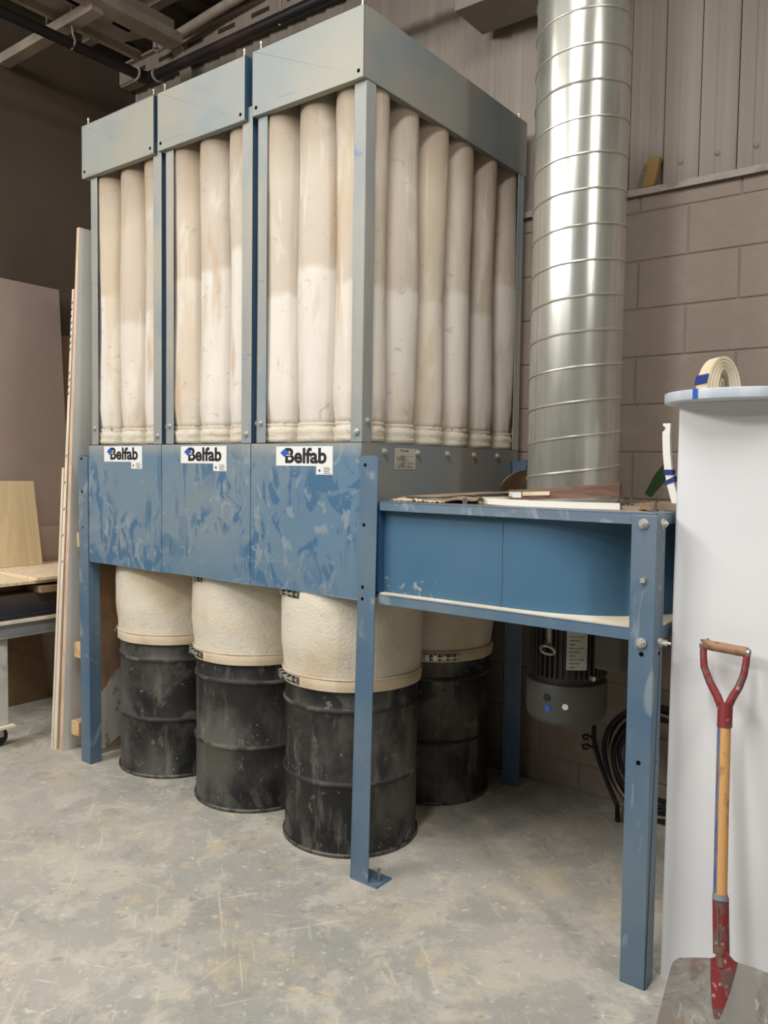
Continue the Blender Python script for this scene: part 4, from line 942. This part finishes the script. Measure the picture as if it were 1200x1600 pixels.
for k_ in range(12): q.box(.479 + k_ * .0042, .4815 + k_ * .0042, .1700, .1706, 1.361, 1.3625)
q.build('label_print', m_ink, lb)
q = MB(); q.hexa([(.905, .19, ZT), (1.018, .19, ZT), (1.018, .24, ZT), (.905, .24, ZT), (.905, .19, ZT + .019), (1.018, .19, ZT + .021), (1.018, .24, ZT + .021), (.905, .24, ZT + .019)])
tag(q.build('wood_stick', m_wood, bevel=.001), 'short flat wood stick on the platform corner by the white column', 'stick')
# cardboard
def wavy(x0, x1, y0, y1, zf, mat, name, label, th=.004, nx=16, ny=6, par=None, cat='cardboard'):
    q = MB(); g1 = []; g2 = []
    for j in range(ny + 1):
        for i in range(nx + 1):
            xx = x0 + (x1 - x0) * i / nx; yy = y0 + (y1 - y0) * j / ny; zz = zf(i / nx, j / ny)
            g1.append(q.b.verts.new((xx, yy, zz))); g2.append(q.b.verts.new((xx, yy, zz + th)))
    w_ = nx + 1
    for j in range(ny):
        for i in range(nx):
            k0 = j * w_ + i; q.face([g1[k0], g1[k0 + w_], g1[k0 + w_ + 1], g1[k0 + 1]]); q.face([g2[k0], g2[k0 + 1], g2[k0 + w_ + 1], g2[k0 + w_]])
    for i in range(nx):
        q.face([g1[i], g1[i + 1], g2[i + 1], g2[i]]); k0 = ny * w_ + i; q.face([g1[k0 + 1], g1[k0], g2[k0], g2[k0 + 1]])
    for j in range(ny):
        k0 = j * w_; q.face([g1[k0 + w_], g1[k0], g2[k0], g2[k0 + w_]]); k0 = j * w_ + nx; q.face([g1[k0], g1[k0 + w_], g2[k0 + w_], g2[k0]])
    o = q.build(name, mat, par, smooth=True)
    if par is None: tag(o, label, cat)
    return o
wavy(.075, .385, .12, .60, lambda u, v: 1.3375 + .018 * u + .006 * v + .002 * math.sin(u * 9), m_cardb, 'cardboard_flap', 'large flat cardboard flap on the platform beside the collector side')
wavy(.20, .42, .07, .115, lambda u, v: ZT + .0005 + .020 * u * (0.6 + .4 * math.sin(v * 3.1)) + .003 * math.sin(u * 12), m_cardb, 'cardboard_roll', 'curled brown cardboard scrap near the middle of the front rail', .006)
wavy(.085, .21, .055, .10, lambda u, v: ZT + .0005 + .007 * abs(mnoise.noise(Vector((u * 7, v * 3, 1)))) * 2, m_paper, 'paper_scrap', 'crumpled tan paper scrap at the left end of the front rail', .002, 24, 6, cat='paper')
wavy(.205, .30, .035, .068, lambda u, v: ZT + .0005 + .006 * abs(mnoise.noise(Vector((u * 5, v * 3, 4)))) * 2, m_paper, 'paper_scrap', 'crumpled tan paper scrap right of the first, on the front rail', .002, 24, 6, cat='paper')
q = MB(); ctr = Vector((.15, .93, 1.335))
q.lathe([(0, 0), (.125, 0), (.125, .006), (0, .006)], (0, 0, 0), 48)
for v in q.b.verts:
    x_, y_, z_3 = v.co; v.co = Vector((.03 + z_3 + (y_ + .125) * .30, .985 + x_, 1.3300 + (y_ + .125) * .44))
tag(q.build('cardboard_disc', m_cardb), 'round brown cardboard disc leaning behind the duct', 'cardboard')
q = MB(); q.lathe([(.008, 0), (.008, .018), (.004, .02)], (.385, .055, ZT), 10); tag(q.build('loose_bolt', m_steel), 'small bolt standing on the front rail left of the white strip', 'bolt')

# ================================================================== CABLES
t = thing('hose_coil', (.70, 1.12, 0), 'coil of black hose hanging behind the right leg at the wall', 'hose')
for k_, (rr, yy, mt_) in enumerate(((.235, 1.10, m_black), (.222, 1.125, m_black), (.212, 1.09, m_wood), (.20, 1.12, m_black), (.185, 1.10, m_black), (.17, 1.125, m_black))):
    q = MB(); q.tube([(.69 + rr * math.cos(a), yy + .02 * math.sin(a * 2 + k_), .25 + rr * 1.0 * math.sin(a)) for a in [i * 2 * math.pi / 40 for i in range(40)]], .0105 if mt_ is m_black else .006, 8, closed=True)
    q.build('hose_loop', mt_, t, smooth=True)
q = MB(); q.tube([(.43, 1.05, .40), (.415, 1.08, .34), (.41, 1.1, .28), (.425, 1.12, .20), (.47, 1.12, .10), (.52, 1.1, .03), (.56, 1.0, .012)], .010, 8)
t2 = thing('power_cable', (.45, 1.1, 0), 'black cable on clips dropping down the wall below the motor', 'cable')
q.build('cable', m_black, t2, smooth=True)
q = MB()
for zz in (.298, .256): q.tube([(.41, 1.09, zz), (.385, 1.08, zz + .012), (.365, 1.08, zz + .004), (.372, 1.08, zz - .01), (.39, 1.09, zz - .008)], .006, 6)
q.build('cable_clip', m_black, t2)

# ================================================================== SHOVEL
sh = thing('shovel', (1.25, -.16, 0), 'D-handle shovel with red sockets leaning on the white column', 'shovel')
KY = .232
def S(x, s, n=0.0):
    """x across, s metres down the shaft from the top (negative), n out of the leaning plane towards the viewer"""
    z = .98 + s * .9738; y = .050 + s * .2275
    return (x, y - n * .9738, z + n * .2275)
q = MB(); q.tube([S(1.142, .012), S(1.150, .004), S(1.165, .002), S(1.196, .001), S(1.225, -.001), S(1.240, -.001), S(1.250, -.002)], .0135, 16); q.build('grip', m_grip, sh, smooth=True)
q = MB()
q.tube([S(1.141, .016), S(1.1425, -.02), S(1.148, -.055), S(1.166, -.092), S(1.188, -.125), S(1.204, -.158)], .0085, 12, r2=.011)
q.tube([S(1.2505, .004), S(1.2500, -.03), S(1.247, -.062), S(1.238, -.094), S(1.224, -.125), S(1.214, -.158)], .0085, 12, r2=.011)
yk = q.build('yoke', m_red, sh, smooth=True)
q = MB(); q.tube([S(1.1335, .003), S(1.142, .003)], .012, 14); q.tube([S(1.249, -.004), S(1.2575, -.004)], .012, 14); q.build('end_rivet', m_steel, yk, smooth=True)
q = MB(); q.tube([S(1.2095, -.138), S(1.211, -.165), S(1.213, -.20)], .0185, 16); q.build('upper_socket', m_red, sh, smooth=True)
q = MB(); q.tube([S(1.213, -.198), S(1.227, -.40), S(1.240, -.58), S(1.251, -.70)], .0155, 18); shf = q.build('shaft', m_shaft, sh, smooth=True)
q = MB(); q.tube([S(1.2092, -.199, .0008), S(1.2232, -.40, .0008), S(1.2362, -.58, .0008), S(1.2378, -.602, .0008)], .0135, 18); q.build('blue_paint', m_shaftblue, shf, smooth=True, label='flaking blue paint')
q = MB(); q.tube([S(1.242, -.612, -.003), S(1.249, -.68, -.003), S(1.256, -.742, -.002)], .0195, 18)
q.build('lower_socket', m_red, sh, smooth=True)
q = MB(); q.tube([S(1.241, -.604, .0), S(1.2425, -.618, .0)], .0185, 16, r2=.0195); q.build('socket_collar', m_cart, sh)
q = MB(); q.tube([S(1.244, -.635, .0172), S(1.250, -.70, .0172), S(1.255, -.735, .0185)], .0022, 6); q.build('socket_seam', m_steel, sh)
q = MB(); q.tube([S(1.253, -.722, .011), S(1.257, -.745, .009), S(1.260, -.768, .006)], .0115, 14, r2=.009); q.build('shaft_tip', m_walnut, sh, smooth=True)
# blade: curved plate with raised centre and side wings
q = MB(); nu, nv = 40, 28; G = []; TH = .0025
def blade(u, v):       # u -1..1 across, v 0..1 down
    s0 = -.754 + .022 * u - .010 * abs(u) ** 1.5 - (.010 * (max(0, abs(u) - .88) / .12) ** 2) + .026 * math.exp(-(u / .15) ** 2)
    s = s0 + (-1.004 - s0) * v
    half = .114 + .032 * v ** .8
    xm = 1.264 + .002 * v
    n_ = .022 * abs(u) ** 2.4 - .006 + .012 * v * (1 - abs(u))
    n_ += .014 * math.exp(-(u / .16) ** 2) * max(0, 1 - v * 1.15)
    return xm + u * half, s, n_
for side in (0, 1):
    g_ = []
    for j in range(nv + 1):
        for i in range(nu + 1):
            x_, s_, n_ = blade(-1 + 2 * i / nu, j / nv); g_.append(q.b.verts.new(S(x_, s_, n_ + side * TH)))
    G.append(g_)
w_ = nu + 1
for j in range(nv):
    for i in range(nu):
        k0 = j * w_ + i; q.face([G[0][k0], G[0][k0 + w_], G[0][k0 + w_ + 1], G[0][k0 + 1]]); q.face([G[1][k0], G[1][k0 + 1], G[1][k0 + w_ + 1], G[1][k0 + w_]])
for i in range(nu):
    for (k0, k1) in ((i, i + 1), (nv * w_ + i, nv * w_ + i + 1)): q.face([G[0][k0], G[0][k1], G[1][k1], G[1][k0]])
for j in range(nv):
    for k0 in (j * w_, j * w_ + nu): q.face([G[0][k0], G[0][k0 + w_], G[1][k0 + w_], G[1][k0]])
bd = q.build('blade', m_blade, sh, smooth=True)
# red painted spine standing proud of the blade
q = MB(); nu2, nv2 = 12, 16; g_ = []
for j in range(nv2 + 1):
    v = j / nv2
    for i in range(nu2 + 1):
        u = (-1 + 2 * i / nu2) * (.235 * (1 - v) ** .75 + .035)
        x_, s_, n_ = blade(u, v * .58); g_.append(q.b.verts.new(S(x_ - .004 * v, s_, n_ + TH + .0012 + .004 * (1 - v) * (1 - (2 * i / nu2 - 1) ** 2) * abs(2 * i / nu2 - 1) * 2)))
for j in range(nv2):
    for i in range(nu2):
        k0 = j * (nu2 + 1) + i; q.face([g_[k0], g_[k0 + 1], g_[k0 + nu2 + 2], g_[k0 + nu2 + 1]])
q.build('spine', m_red, bd, smooth=True)

rl.rotation_euler.z = R(46)
rl.location = (1.096, .262, 1.657); rl.scale = (1.1, 1.25, 1.12)
